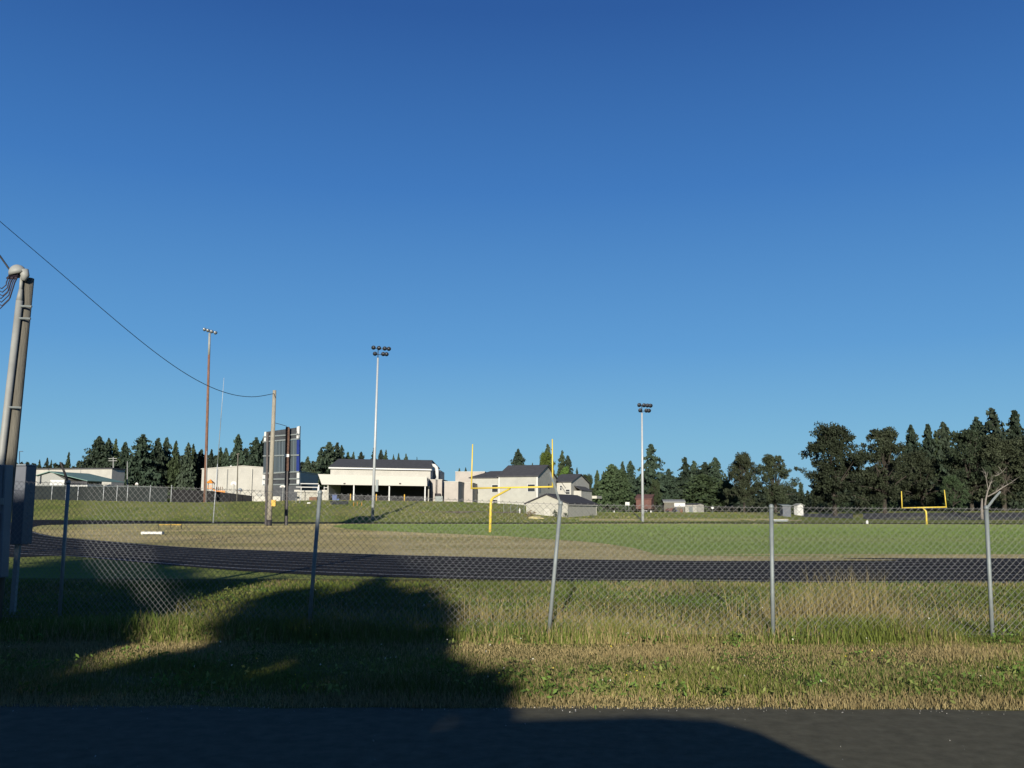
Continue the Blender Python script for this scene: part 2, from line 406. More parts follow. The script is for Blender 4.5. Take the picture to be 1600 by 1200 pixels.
# ------------------------------------------------------------------ roadside fence
posts_px = [((-320, 955), (-300, 742)), ((92, 975), (107, 753)), ((482, 990), (500, 769)), ((857, 996), (876, 786)),
            ((1208, 1000), (1205, 791)), ((1551, 1000), (1541, 793)), ((1900, 1002), (1875, 796))]
fb = [G(*b) for b, t in posts_px]; ft = [P(t[0], t[1], g.y) for (b, t), g in zip(posts_px, fb)]
fence = thing('chain_link_fence', fb[3], 'chain link fence on leaning grey posts along the near grass verge', 'fence')
for i, (b, t) in enumerate(zip(fb, ft)):
    mb = MB(); d = (t-b).normalized()
    mb.path([b-d*.15, t-d*.02], .027, 10); mb.path([t-d*.03, t+d*.005, t+d*.03], [.032, .032, .016], 10)
    po = mb.build('post', 'galv', fence, True)
    arm = {1: ((107, 753), (94, 722)), 3: ((876, 786), (859, 738)), 5: ((1541, 793), (1563, 768))}.get(i)
    if arm:
        a, c = P(*arm[0], b.y), P(*arm[1], b.y-.05)
        mb = MB(); mb.path([a-d*.02, a+(c-a)*.5, c], [.018, .016, .013], 6); mb.build('barbed_wire_arm', 'galv' if i != 1 else 'dark_steel', po)
mesh = MB()
def wire(p, q, r):
    d = (q-p).normalized(); a = d.cross(Vector((0, 1, 0))).normalized()*r; b = Vector((0, 1, 0))*r
    if a.z < 0: a = -a
    vs = [p+a, p-a*.5+b*.87, p-a*.5-b*.87, q+a, q-a*.5+b*.87, q-a*.5-b*.87]
    mesh.add(vs, [(0, 1, 4, 3), (1, 2, 5, 4), (2, 0, 3, 5)])
DG = .092
for i in range(len(fb)-1):
    b0, b1, t0, t1 = fb[i], fb[i+1], ft[i], ft[i+1]
    W = (b1-b0).length; Hh = ((t0-b0).length+(t1-b1).length)/2
    sag = random.uniform(-.04, .05)
    def pt(s, h, off):
        u, v = s/W, h/Hh
        p = (b0*(1-u)+b1*u)*(1-v)+(t0*(1-u)+t1*u)*v
        bulge = math.sin(math.pi*u)*math.sin(math.pi*min(1, v*.9+.05))
        return p + Vector((0, off+.04+sag*bulge, .03*(1-v)))
    n = int((W+Hh)/DG)+2
    for k in range(-n, n):
        for sgn in (1, -1):
            s0 = k*DG+.02
            lo, hi = (0, Hh)
            # s = s0 + sgn*h within [0,W]
            if sgn > 0: lo, hi = max(0, -s0), min(Hh, W-s0)
            else: lo, hi = max(0, s0-W), min(Hh, s0)
            if hi-lo < .02: continue
            ns = max(1, int((hi-lo)/.6))
            q = [pt(s0+sgn*(lo+(hi-lo)*j/ns), lo+(hi-lo)*j/ns, sgn*.003) for j in range(ns+1)]
            for j in range(ns): wire(q[j], q[j+1], .0023)
    for hh in (.04, Hh-.02):
        q = [pt(W*j/6, hh, .008) for j in range(7)]
        for j in range(6): wire(q[j], q[j+1], .003)
mesh.build('chain_link_mesh', 'wire', fence)

# ------------------------------------------------------------------ pole with cabinets at the left edge
PD = 13.0
def pl(x, y, d=PD): return P(x, y, d)
base = pl(-11, 985); base.z = -.2
pole = thing('utility_pole', (base.x, base.y, 0), 'grey wooden service pole with conduit rising above the cabinets at the left edge', 'utility pole', None)
mb = MB(); top = pl(45, 435); mb.path([base, (base+top)/2, top], [.092, .084, .074], 14); mb.build('pole_shaft', 'grey_wood', pole, True)
c0, c1 = pl(-29, 985, PD-.12), pl(30.5, 470, PD-.12)
mb = MB(); mb.path([c0, c1], .048, 12); mb.path([c1, pl(32.5, 452, PD-.12)], [.048, .026], 12); mb.path([pl(32, 456, PD-.12), pl(34, 432, PD-.12)], .024, 10)
cd = mb.build('conduit', 'pvc', pole, True)
for y in (478, 497, 636):
    mb = MB(); mb.path([pl(16+(720-y)*.102-14, y, PD-.14), pl(16+(720-y)*.102+9, y+1, PD-.14)], .016, 6); mb.build('strap', 'galv', pole)
mb = MB()
wh = pl(30, 428, PD-.15)
mb.dome(wh+Vector((-.02, 0, .0)), (-.25, -.1, 1), .125, .14, 14, 5); mb.path([wh+Vector((.06, 0, .05)), wh+Vector((.09, .0, -.03)), wh+Vector((.07, 0, -.10))], [.07, .06, .035], 10)
mb.build('weather_head', 'pvc', pole, True)
mb = MB()
mb.box(tuple(wh+Vector((-.13, -.05, -.05))), tuple(wh+Vector((.0, .05, .03))))
for k in range(7):
    s_ = wh+Vector((-.12+.02*k, -.03+.02*(k % 3), -.03)); mb.path([wh+Vector((-.11+.018*k, .0, .0)), s_+Vector((-.04, 0, -.05))], .016, 6)
    dp = .20+.05*k; mb.path([s_, s_+Vector((-.04, 0, -.10)), s_+Vector((-.03-.01*k, -.02, -dp*.75)), s_+Vector((-.10-.02*k, 0, -dp)), s_+Vector((-.20-.03*k, 0, -dp*.8)), s_+Vector((-.34-.03*k, 0, -dp*.3)), s_+Vector((-.5, 0, .05+.02*k))], .008, 6)
mb.build('drip_loop_cables', 'cable_b', pole, True)
mb = MB(); mb.path([wh+Vector((-.12, 0, .03)), pl(0, 400), pl(-60, 335), pl(-200, 200)], .013, 6); mb.build('service_drop', 'cable', pole, True)
# two cabinets
def cab(name, quad, depth, m, label, d):
    bl, br, tr, tl = [P(x, y, d) for x, y in quad]
    r = thing(name, (bl.x, bl.y, 0), label, 'electrical cabinet', 'grey electrical cabinets beside the service pole')
    mb = MB(); mb.prism([bl, br, tr, tl], (0, depth, 0)); mb.build('cabinet_body', m, r, bevel=.012)
    ex, ez = (br-bl), (tl-bl)
    return r, bl, ex, ez
r, bl, ex, ez = cab('electrical_cabinet', [(-95, 903), (1, 903), (9, 726), (-84, 726)], .20, 'cabinet', 'larger grey-blue cabinet with a small red label, cut by the left picture edge', 12.6)
mb = MB(); mb.fbox(bl+ex*.05+ez*.60+Vector((0, -.018, 0)), ex*.90, (0, .016, 0), ez*.38); dr = mb.build('cabinet_door', 'cabinet', r, bevel=.006)
mb = MB(); mb.fbox(bl+ex*.05+ez*.03+Vector((0, -.018, 0)), ex*.90, (0, .016, 0), ez*.54); mb.build('lower_panel', 'cabinet_b', r, bevel=.006)
mb = MB(); mb.fbox(bl+ex*.84+ez*.70+Vector((0, -.03, 0)), ex*.03, (0, .012, 0), ez*.09); mb.build('handle', 'dark_steel', dr)
mb = MB(); mb.fbox(bl+ex*.80+ez*.655+Vector((0, -.024, 0)), ex*.13, (0, .004, 0), ez*.04); mb.build('red_label', 'red_label', dr)
mb = MB(); mb.fbox(bl+ex*.94+ez*.64+Vector((0, -.024, 0)), ex*.05, (0, .02, 0), ez*.06); mb.build('grey_latch', 'galv', r)
r, bl, ex, ez = cab('electrical_cabinet', [(15, 851), (33, 851), (41, 728), (23, 728)], .33, 'cabinet_b', 'smaller dark grey cabinet standing behind the fence mesh, right of the service pole', 14.6)
r.name = 'electrical_cabinet.001'
mb = MB(); mb.fbox(bl+ex*.02+ez*1.002+Vector((0, -.02, .002)), ex*1.0, (0, .37, 0), (0, 0, .025)); mb.build('rain_cap', 'cabinet', r)
mb = MB(); mb.box((bl.x+ex.x*.15, 14.7, -.1), (bl.x+ex.x*.15+.07, 14.77, bl.z+.02)); mb.build('support_post', 'galv', r)

# ------------------------------------------------------------------ poles in the middle distance
def pole_thing(name, bpx, tpx, r0, r1, m, label, cat, d=None, group=None, part='shaft'):
    b = hit(*bpx) if d is None else at(bpx[0], d)
    t = P(tpx[0], tpx[1], b.y)
    r = thing(name, b, label, cat, group)
    mb = MB(); mb.path([b+Vector((0, 0, -.4)), b+(t-b)*.5, t], [r0, (r0+r1)/2, r1], 12); mb.build(part, m, r, True)
    return r, b, t
# wooden pole beside scoreboard, carrying the long wire
up, ub, ut = pole_thing('utility_pole', (420.5, 822), (429, 610), .30, .21, 'wood_pole', 'pale weathered wooden pole in front of the scoreboard, end of the sagging wire', 'utility pole', part='pole_shaft')
mb = MB(); q = P(425, 786, ub.y-.3); mb.box((q.x-.05, q.y-.1, q.z-.35), (q.x+.42, q.y+.2, q.z+.35)); mb.build('meter_box', 'yellow_b', up)
mb = MB(); mb.path([ub+Vector((0, 0, -.3)), ub+(ut-ub)*.045], [.33, .325], 12); mb.build('dark_butt', 'dark_steel', up, True)
# out-of-frame pole whose shadow crosses the infield and which holds the wire
ep = Vector((-21.2, 20, 0))
et = thing('utility_pole', ep, 'tall brown wooden pole beyond the left edge holding the long wire', 'utility pole')
mb = MB(); mb.path([ep+Vector((0, 0, -.5)), ep+Vector((0, 0, 17.0))], [.2, .12], 12); mb.build('pole_shaft', 'wood_pole', et, True)
mb = MB(); mb.box((ep.x-1.2, ep.y-.16, 15.6), (ep.x+1.2, ep.y-.06, 15.75)); mb.build('crossarm', 'wood_pole', et)
# wire: fitted through points of the photograph, hung between the two poles in one vertical plane
wpx = [(0, 346), (50, 388), (100, 432), (150, 475), (200, 515), (250, 556), (300, 591), (340, 610), (375, 617), (410, 618.5), (428, 615)]
E0 = Vector((ep.x, ep.y, 16.6)); E1 = P(428, 615, ub.y-.2)
pl_n = Vector((E1.y-E0.y, -(E1.x-E0.x), 0)).normalized()
cf = np.polyfit([p[0] for p in wpx], [p[1] for p in wpx], 4)
wpx = [(x, float(np.polyval(cf, x))) for x in np.linspace(0, 428, 16)]
wp = []
for x, y in wpx[:-1]:
    v = Vector(ray(x, y)); t = (E0-Vector(CAM)).dot(pl_n)/v.dot(pl_n); wp.append(Vector(CAM)+v*t)
dv = wp[0]-wp[1]; E0 = wp[0]+dv*((wp[0].y-ep.y)/-dv.y) if dv.y < -1e-4 else E0
E0.z = min(E0.z, 22.0)
s = [E0]+smooth_pts(wp+[E1], 4)
mb = MB(); mb.path([Vector((ep.x, ep.y, 16.9)), Vector((ep.x, ep.y, E0.z+.3))], [.125, .10], 12); mb.build('pole_top', 'wood_pole', et, True)
mb = MB(); mb.path(s, [.022*max(.5, min(1.6, p.y/60)) for p in s], 6)
tag(mb.build('overhead_wire', 'cable'), 'single black overhead wire sagging across the sky to the pale wooden pole', 'wire')

def flood_cluster(r, t, rows, s, yaw, dark, arm_m='dark_steel', facing=(0, 1, 0), tilt=-.5):
    """rows: list of (dz, [offsets]) of floodlights on crossbars"""
    ax = Vector((math.cos(yaw), math.sin(yaw), 0)); f = Vector(facing).normalized(); fd = (f+Vector((0, 0, tilt))).normalized()
    z1 = max(d for d, _, _ in rows)
    mb = MB(); mb.path([t, t+Vector((0, 0, z1+.1))], .07*s, 8)
    for dz, offs, sl in rows:
        a, b = min(offs)*s, max(offs)*s
        mb.path([t+ax*a+Vector((0, 0, dz+sl*a)), t+ax*b+Vector((0, 0, dz+sl*b))], .055*s, 6)
    mb.build('crossbar', arm_m, r, True)
    for dz, offs, sl in rows:
        for o in offs:
            c = t+ax*o*s+Vector((0, 0, dz+sl*o*s+.12*s))+f*.15*s
            mb = MB(); mb.cur = 0; mb.dome(c, -fd, .34*s, .50*s, 12, 4)
            a = fd.cross(Vector((0, 0, 1))).normalized()
            mb.cur = 1; mb.path([c+fd*.01, c+fd*.10*s], [.36*s, .40*s], 12)
            mb.build('floodlight', ['lamp_body', 'lamp_dark'], r, True)
# tall white light poles
lp, lb, lt = pole_thing('stadium_light_pole', (582, 812), (590.5, 559), .26, .15, 'white_pole', 'tall white stadium light pole in front of the covered hall', 'light pole', group='white stadium light poles')
flood_cluster(lp, lt, [(0.55, [-.55, .95, 1.55], -.06), (1.55, [-.85, .15, 1.2, 1.95], -.10)], .95, R(-8), True, facing=(.15, -1, 0), tilt=-.5)
q = P(585.5, 760, lb.y-.1)
mb = MB(); k = FPX/lb.y
mb.box((q.x+.15, q.y-.2, q.z-.85), (q.x+.55, q.y+.3, q.z+1.1)); mb.build('control_box', 'galv', lp)
lp2, lb2, lt2 = pole_thing('stadium_light_pole', (1004.3, 815), (1003, 645), .24, .15, 'white_pole', 'white stadium light pole standing alone right of the gabled hut', 'light pole', group='white stadium light poles')
flood_cluster(lp2, lt2, [(0.3, [-.35, .75, 1.2], -.05), (1.2, [-.5, .35, .95, 1.5], -.07)], .95, R(-8), True, facing=(.15, -1, 0), tilt=-.5)
# red-brown wooden light pole
rp, rb, rt = pole_thing('wooden_light_pole', (319.5, 784), (327.5, 521), .36, .24, 'red_wood', 'tall red-brown wooden light pole with a tilted bank of lamps', 'light pole', d=199, part='pole_shaft')
mb = MB(); mb.path([P(321.8, 786, rb.y-.35), P(323.2, 705, rb.y-.35)], .09, 8); mb.build('conduit', 'pvc', rp, True)
mb = MB(); mb.path([rt+(rb-rt)*.13, rt+Vector((0, 0, .05))], [.27, .25], 12); mb.build('pole_cap_sleeve', 'pvc', rp, True)
flood_cluster(rp, rt+Vector((0, 0, -.1)), [(0.55, [-1.2, -.45, .35, 1.2], -.30)], 1.05, 0, False, facing=(.1, 1, 0), tilt=-.3)
# thin mast with white and grey bands
mt = hit(333, 817)
mr = thing('mast', mt, 'very thin banded white mast rising between the red-brown pole and scoreboard', 'mast')
mtop = P(350, 590, mt.y)
mb = MB(); mb.path([mt, mt+(mtop-mt)*.40], [.075, .06], 8); mb.build('lower_tube', 'white_pole', mr, True)
mb = MB(); mb.path([mt+(mtop-mt)*.40, mt+(mtop-mt)*.72], [.06, .045], 8); mb.build('middle_tube', 'galv', mr, True)
mb = MB(); mb.path([mt+(mtop-mt)*.72, mtop], [.045, .025], 8); mb.build('upper_tube', 'white_pole', mr, True)
# yellow topped pole before the white hall
yp, yb_, yt = pole_thing('light_pole', (369.5, 757), (371.8, 709), .16, .12, 'grey_wood', 'short yellowish wooden pole in front of the white gabled hall', 'pole', d=206)
mb = MB(); mb.path([yt-Vector((.3, 0, .1)), yt+Vector((.3, 0, .0))], .08, 6); mb.build('pole_head', 'wood_pole', yp)
# far utility pole with two crossarms, bare pole, lamp post
fp, fb_, ft_ = pole_thing('utility_pole', (176.5, 733), (177, 714), .2, .16, 'pvc', 'small far power pole with two crossarms before the conifers', 'utility pole', d=285, part='pole_shaft')
mb = MB()
for y in (716.5, 720): 
    q = P(176.8, y, 285); mb.box((q.x-1.35, q.y-.3, q.z-.09), (q.x+1.35, q.y-.1, q.z+.09))
mb.build('crossarm', 'pvc', fp)
pole_thing('utility_pole', (198, 746), (199, 721), .16, .12, 'pvc', 'short pale bare pole standing before the conifers right of the warehouse', 'utility pole', d=268, part='pole_shaft')
sl, sb_, st_ = pole_thing('street_lamp', (29, 726), (30.6, 705), .1, .08, 'dark_steel', 'small dark lamp post with a short arm right of the service pole', 'street lamp', d=240, part='lamp_post')
mb = MB(); mb.fbox(st_+Vector((-.05, -.1, -.12)), (.95, 0, .02), (0, .25, 0), (0, 0, .12)); mb.build('lamp_head', 'dark_steel', sl)

# ------------------------------------------------------------------ scoreboard seen from behind
sd = hit(447, 821).y
sc = thing('scoreboard', hit(447, 821), 'back of the blue and white scoreboard on two dark steel posts', 'scoreboard')
def sp(x, y, dd=0): return P(x, y, sd+dd)
# the board plane runs from the left edge (far) to the right edge (near)
DL, DR = 1.9, -.6
def bq(x, y, push=0):
    t = (x-412)/(468-412); return P(x, y, sd+DL+(DR-DL)*t+push)
def panel(name, quad, m, parent, th=.35, push=0):
    mb = MB(); mb.prism([bq(x, y, push) for x, y in quad], (.05, th, 0)); return mb.build(name, m, parent)
panel('top_panel', [(413.5, 690), (463, 686), (463.5, 668), (414, 675)], 'board_dark', sc)
panel('score_panel', [(411, 740), (466.5, 737), (467.5, 687), (412.5, 691)], 'board_back', sc)
panel('bottom_panel', [(410, 758), (463, 757.5), (464, 738), (411.5, 741)], 'board_dark', sc)
for qd, mm in (([(463.2, 686), (467.5, 685.5), (468, 665.5), (463.7, 667)], 'white'), ([(463, 737), (467.4, 736.8), (467.8, 686.5), (463.6, 687)], 'blue_panel'), ([(463.2, 757.8), (467.5, 757.5), (467.6, 738), (463.8, 738.3)], 'white'),
               ([(412, 690.5), (415.5, 690), (416, 674.5), (413, 675)], 'white'), ([(409, 758.3), (414, 758), (414.5, 742), (410.5, 742)], 'white')):
    panel('end_cap', qd, mm, sc, .42, -.06)
mb = MB()
for y, yy in ((683.5, 679.5), (691.5, 686.5), (713.5, 712), (740.5, 738), (750, 749), (758.5, 757.8)):
    a, b = bq(410.5, y, -.2), bq(467, yy, -.2); mb.fbox(a, b-a, (0, .15, 0), (0, 0, .16))
mb.build('cross_rail', 'galv', sc)
mb = MB()
for x in (424, 432, 437.5, 442, 455, 459.5): mb.path([bq(x-.5, 739, -.07), bq(x, 688, -.07)], .05, 5)
mb.build('vertical_rib', 'board_back', sc)
for (x0, y0, x1, y1, m) in ((415.5, 821, 418.5, 676, 'dark_steel'), (447, 822, 449.5, 667, 'rust_steel')):
    dd = -.45 if x0 > 440 else 1.3
    a, b = P(x0, y0, sd+dd), P(x1, y1, sd+dd); a.z = -.3
    mb = MB(); w = .17 if x0 > 440 else .12
    mb.box((-.01, 0, 0), (0, .01, .01)); mb = MB()
    mb.fbox(a+Vector((-w, -w, 0)), (2*w, 0, 0), (0, 2*w, 0), b-a); mb.build('post', m if x0 < 440 else 'dark_steel', sc)
    if x0 > 440:
        for yy0, yy1 in ((736, 668),):
            c, e = P(448, yy0, sd+dd-.2), P(449.6, yy1, sd+dd-.2)
            mb = MB(); mb.fbox(c+Vector((-.24, -.05, 0)), (.48, 0, 0), (0, .1, 0), e-c); mb.build('rusted_stiffener', 'rust_steel', sc)
mb = MB(); mb.box(tuple(P(446, 714, sd-.8)+Vector((-.15, 0, 0))), tuple(P(449, 711, sd-.6)+Vector((.25, .1, .1)))); mb.build('lamp_bracket', 'white', sc)
mb = MB(); mb.path([P(430.5, 661, sd), P(440, 663.5, sd), P(448, 666, sd-.3)], .035, 6)
tag(mb.build('feeder_cable', 'cable'), 'short black cable from the pale wooden pole to the scoreboard top', 'wire')

# ------------------------------------------------------------------ goal posts
def goal(basepx, kneepx, midpx, lpx, rpx, ltop, rtop, d, dl, dr, rad, label):
    b = hit(*basepx); d = b.y
    g = thing('goal_post', b, label, 'goal post', 'yellow football goal posts')
    kn = P(kneepx[0], kneepx[1], d); mid = P(midpx[0], midpx[1], d+(dl+dr)/2); l, r = P(*lpx, d+dl), P(*rpx, d+dr)
    lt, rt = P(*ltop, d+dl), P(*rtop, d+dr)
    e = (mid-kn)
    mb = MB(); mb.path([b+Vector((0, 0, -.3)), kn+Vector((0, 0, -.35)), kn+Vector((0, 0, -.12))+e*.02, kn+e*.12, mid-e*.1, mid], [rad*1.55, rad*1.5, rad*1.45, rad*1.3, rad*1.15, rad*1.05], 12); mb.build('gooseneck_post', 'yellow', g, True)
    mid_l = l+(r-l)*.5
    mb = MB(); mb.path([l, mid_l, r], rad, 10); mb.build('crossbar', 'yellow', g, True)
    for a, c in ((l, lt), (r, rt)):
        mb = MB(); mb.path([a-Vector((0, 0, rad)), c], [rad*.95, rad*.7], 10); mb.build('upright', 'yellow', g, True)
    return g
goal((765.5, 832), (767, 779.5), (797, 763.5), (736.5, 763), (863.5, 760.5), (738.5, 694), (863, 686), 0, 3.0, .6, .072, 'nearer yellow goal post with a thick gooseneck stem before the school buildings')
goal((1448, 820), (1447, 799), (1442, 793.5), (1409.5, 793.5), (1478.5, 792.2), (1408.5, 767.5), (1475.5, 765.5), 0, 1.2, -.8, .085, 'farther small yellow goal post in front of the dark oaks')

# ------------------------------------------------------------------ buildings
def two_face(cpx, d, th, llen_px, rlen_px):
    """near corner, unit vectors along left and right face, and their lengths from picture widths"""
    c = at(cpx, d); th = R(th)
    a = Vector((-math.cos(th), math.sin(th), 0)); b = Vector((math.sin(th), math.cos(th), 0))
    def solve(v, target):
        lo, hi = 0, 400
        for _ in range(50):
            m_ = (lo+hi)/2; u, _y = proj([tuple(c+v*m_)]); u = u[0]
            if (v is a and u > target) or (v is b and u < target): lo = m_
            else: hi = m_
        return lo
    return c, a, b, solve(a, llen_px), solve(b, rlen_px)
def zat(px, py, d): return P(px, py, d).z
def walls(c, a, b, La, Lb, zb, ze):
    mb = MB(); mb.prism([c.xy.to_3d()+Vector((0, 0, zb)), c.xy.to_3d()+b*Lb+Vector((0, 0, zb)), c.xy.to_3d()+b*Lb+a*La+Vector((0, 0, zb)), c.xy.to_3d()+a*La+Vector((0, 0, zb))], (0, 0, ze-zb)); return mb
def gable_roof(mb, c, u, v, Lu, Lv, ze, zr, oh=.5, th=.22):
    """ridge along u, gables across v"""
    c = Vector((c.x, c.y, 0)); z = Vector((0, 0, 1))
    sl = (zr-ze)/(Lv/2)
    p = lambda s, t, h: c+u*s+v*t+z*h
    n = Vector((0, 0, th))
    e0, e1 = ze-sl*oh, zr
    mb.prism([p(-oh, -oh, e0+.04), p(Lu+oh, -oh, e0+.04), p(Lu+oh, Lv/2, e1+.04), p(-oh, Lv/2, e1+.04)], n)
    mb.prism([p(-oh, Lv/2, e1+.04), p(Lu+oh, Lv/2, e1+.04), p(Lu+oh, Lv+oh, e0+.04), p(-oh, Lv+oh, e0+.04)], n)
    return mb
def gable_walls(c, u, v, Lu, Lv, zb, ze, zr):
    c = Vector((c.x, c.y, 0)); mb = MB()
    mb.prism([c+Vector((0, 0, zb)), c+v*Lv+Vector((0, 0, zb)), c+v*Lv+Vector((0, 0, ze)), c+v*(Lv/2)+Vector((0, 0, zr)), c+Vector((0, 0, ze))], u*Lu); return mb
# A: long white warehouse
c, a, b, La, Lb = two_face(171, 250, 10, 12, 192)
wa = thing('warehouse', c, 'long flat-roofed white warehouse behind the left windscreen fence', 'warehouse')
ze = zat(171, 733, 250)
walls(c, a, b, La, Lb, c.z-2, ze).build('wall', 'cream', wa)
mb = MB(); cc = Vector((c.x, c.y, ze+.003)); mb.fbox(cc-a*.25-b*.25, a*(La+.5), b*(Lb+.5), (0, 0, .35)); mb.build('roof', 'shingle', wa)
mb = MB(); mb.fbox(Vector((c.x, c.y, 0))+a*La*.30-b*.10+Vector((0, 0, c.z-1)), a*.12, b*.1, (0, 0, ze-c.z+1)); mb.build('downpipe', 'pvc', wa)
# green roofed building in front of it
d = 225
gb = at(105, d)
gr = thing('green_roofed_building', gb, 'low gabled building with a pale green metal roof before the white warehouse', 'building')
zl, zr_ = zat(105, 753, d), zat(82, 738, d)
x0, xm, x1 = P(58, 750, d).x, P(80, 750, d).x, P(139, 750, d).x
mb = MB(); mb.prism([(x0, d, gb.z-2), (P(101, 750, d).x, d, gb.z-2), (P(101, 750, d).x, d, zl+.6), (xm, d, zr_), (x0, d, zat(58, 743, d))], (3, 14, 0)); mb.build('wall', 'pvc', gr)
mb = MB(); mb.prism([(xm-.3, d-.8, zr_+.1), (x1, d-.8, zat(139, 752, d)), (x1+3, d+14, zat(139, 752, d)+.1), (xm+2.5, d+14.5, zr_+.15)], (0, 0, .16)); mb.prism([(xm-.3, d-.8, zr_+.1), (xm+2.5, d+14.5, zr_+.15), (x0+2.2, d+14.5, zat(58, 744, d)), (x0-.3, d-.8, zat(58, 744, d))], (0, 0, .16)); mb.build('roof', 'green_roof', gr)
mb = MB(); mb.fbox((P(107, 752, d).x, d-.83, zat(107, 753.3, d)-.45), (x1-P(107, 752, d).x, 0, 0), (0, .12, 0), (0, 0, .6)); mb.build('fascia', 'shingle', gr)
mb = MB(); mb.box((P(107, 752, d).x, d+.2, gb.z-2), (x1-.4, d+9, zat(107, 756, d))); mb.build('lean_to_wall', 'white', gr)
mb = MB(); mb.box((P(79, 752, d).x, d-.12, zat(79, 758, d)), (P(101, 752, d).x, d-.02, zat(79, 750, d))); mb.build('garage_door', 'white', gr)
mb = MB(); mb.box((P(62.4, 752, d).x, d-.12, zat(62, 756, d)), (P(64.6, 752, d).x, d-.02, zat(62, 741.5, d))); mb.build('dark_doorway', 'glass', gr)
# B: white hall with a low gable
c, a, b, La, Lb = two_face(441, 236, 3, 313, 450)
ha = thing('white_hall', c, 'big cream hall with a shallow gable behind the playground', 'building')
ze, zr = zat(313, 733, 236), zat(373, 728.6, 236)
gable_walls(c, b, a, 34, La, c.z-2, ze, zr).build('wall', 'cream', ha)
gable_roof(MB(), c, b, a, 34, La, ze, zr, .2, .18).build('roof', 'fascia', ha)
mb = MB(); q = P(361, 727.5, 240); mb.dome(q-Vector((0, 0, .6)), (0, 0, 1), .35, .7); mb.build('roof_vent', 'white', ha)
for k, px in enumerate((336, 352, 392)):
    mb = MB(); x = P(px, 760, 235.5).x; mb.box((x-.07, c.y-.16+.0*k, c.z-1), (x+.07, c.y-.02, ze+.2)); mb.build('downpipe', 'fascia', ha)
mb = MB(); x = P(404, 760, 235).x; mb.box((x-.6, c.y-.12, c.z-1), (x+.6, c.y-.02, c.z+2.3)); mb.build('door', 'pvc', ha)
# C: hall with a covered grandstand front
d = 200
gc = at(590, d)
cs = thing('covered_stand', gc, 'cream hall with a dark roof and a deep open covered front', 'building')
def X(px, dd=d): return P(px, 780, dd).x
mb = MB(); zu0, zu1 = zat(590, 743, d+8), zat(590, 731, d+8)
mb.box((X(515, d+8), d+8, gc.z-2), (X(672, d+8), d+30, zat(590, 733.2, d+8))); mb.build('upper_wall', 'cream', cs)
mb = MB(); a0, a1 = X(513, d+8), X(674, d+8)
mb.prism([(a0, d+7.3, zat(515, 730.5, d+7)), (a1, d+7.3, zat(672, 733.8, d+7)), (X(674.5, d+19), d+19, zat(672, 720.5, d+19)), (X(527, d+19), d+19, zat(527, 718.5, d+19))], (0, 0, .25))
mb.prism([(X(527, d+19), d+19, zat(527, 718.5, d+19)), (X(674.5, d+19), d+19, zat(672, 720.5, d+19)), (a1, d+31, zat(672, 733, d+31)), (a0, d+31, zat(515, 731, d+31))], (0, 0, .25))
mb.build('roof', 'shingle', cs)
mb = MB(); mb.fbox((a0, d+7.15, zat(515, 732, d+7.15)), (a1-a0, 0, zat(672, 735, d+7)-zat(515, 732, d+7)), (0, .1, 0), (0, 0, .3)); mb.build('gutter', 'white', cs)
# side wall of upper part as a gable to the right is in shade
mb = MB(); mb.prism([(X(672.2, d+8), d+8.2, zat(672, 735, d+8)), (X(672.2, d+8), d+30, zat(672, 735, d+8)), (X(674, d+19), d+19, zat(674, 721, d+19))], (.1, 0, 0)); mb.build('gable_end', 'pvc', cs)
# canopy: sloping fascia roof
mb = MB()
zt0, zt1 = zat(497, 741, d), zat(666, 745.5, d)
zb0, zb1 = zat(503, 757, d-1.5), zat(666, 759.5, d-1.5)
mb.prism([(X(502, d-1.5), d-1.5, zb0), (X(667, d-1.5), d-1.5, zb1), (X(667, d), d-.9, zt1), (X(497, d), d-.9, zt0)], (0, .3, .0))
mb.prism([(X(497), d-.5, zt0-.25), (X(667), d-.5, zt1-.25), (X(667, d+9), d+8, zt1+.1), (X(497, d+9), d+8, zt0+.1)], (0, 0, .2))
mb.build('canopy_fascia', 'fascia', cs)
for px in (538, 625): mb = MB(); q = P(px, 755.5, d-1.7); mb.box((q.x-.2, q.y, q.z-.12), (q.x+.2, q.y+.25, q.z+.12)); mb.build('fascia_lamp', 'dark_steel', cs)
mb = MB(); mb.box((X(514), d+7.6, gc.z-1.5), (X(665), d+7.9, zt1-.4)); mb.build('back_wall', 'shade_wall', cs)
mb = MB(); mb.prism([(X(513), d-.8, gc.z-1), (X(520), d+7.5, gc.z-1), (X(520), d+7.5, zt0-.3), (X(512), d-.8, zb0-.1)], (.25, 0, 0)); mb.build('left_side_wall', 'cream_h', cs)
mb = MB(); mb.prism([(X(666.5), d-1.3, zb1), (X(667.5, d+7), d+7.5, zb1-.2), (X(667.5, d+7), d+7.5, zt1), (X(667), d+1, zt1)], (.22, 0, 0)); mb.prism([(X(668), d+1, gc.z-1), (X(669, d+8), d+8, gc.z-1), (X(669, d+8), d+8, zt1), (X(668), d+1, zb1)], (.22, 0, 0)); mb.build('right_side_wall', 'cream_h', cs)
for px in (497.5, 552.5, 608, 664):
    mb = MB(); x = X(px, d-1.2); mb.box((x-.13, d-1.3, gc.z-1), (x+.13, d-1.04, zb0-.05 if px < 600 else zb1-.02)); mb.build('canopy_post', 'white', cs)
for px in (547, 587.5, 631.5):
    p = at(px, d-.6); mb = MB(); mb.path([p+Vector((0, 0, -.4)), p+Vector((0, 0, 1.55)), p+Vector((0, 0, 1.66))], [.13, .13, .05], 10)
    tag(mb.build('bollard', 'yellow_b', None, True), {547: 'yellow bollard left of the second white canopy post', 587.5: 'yellow bollard beside the white light pole under the canopy', 631.5: 'yellow bollard near the right end of the canopy'}[px], 'bollard', 'yellow bollards under the canopy')
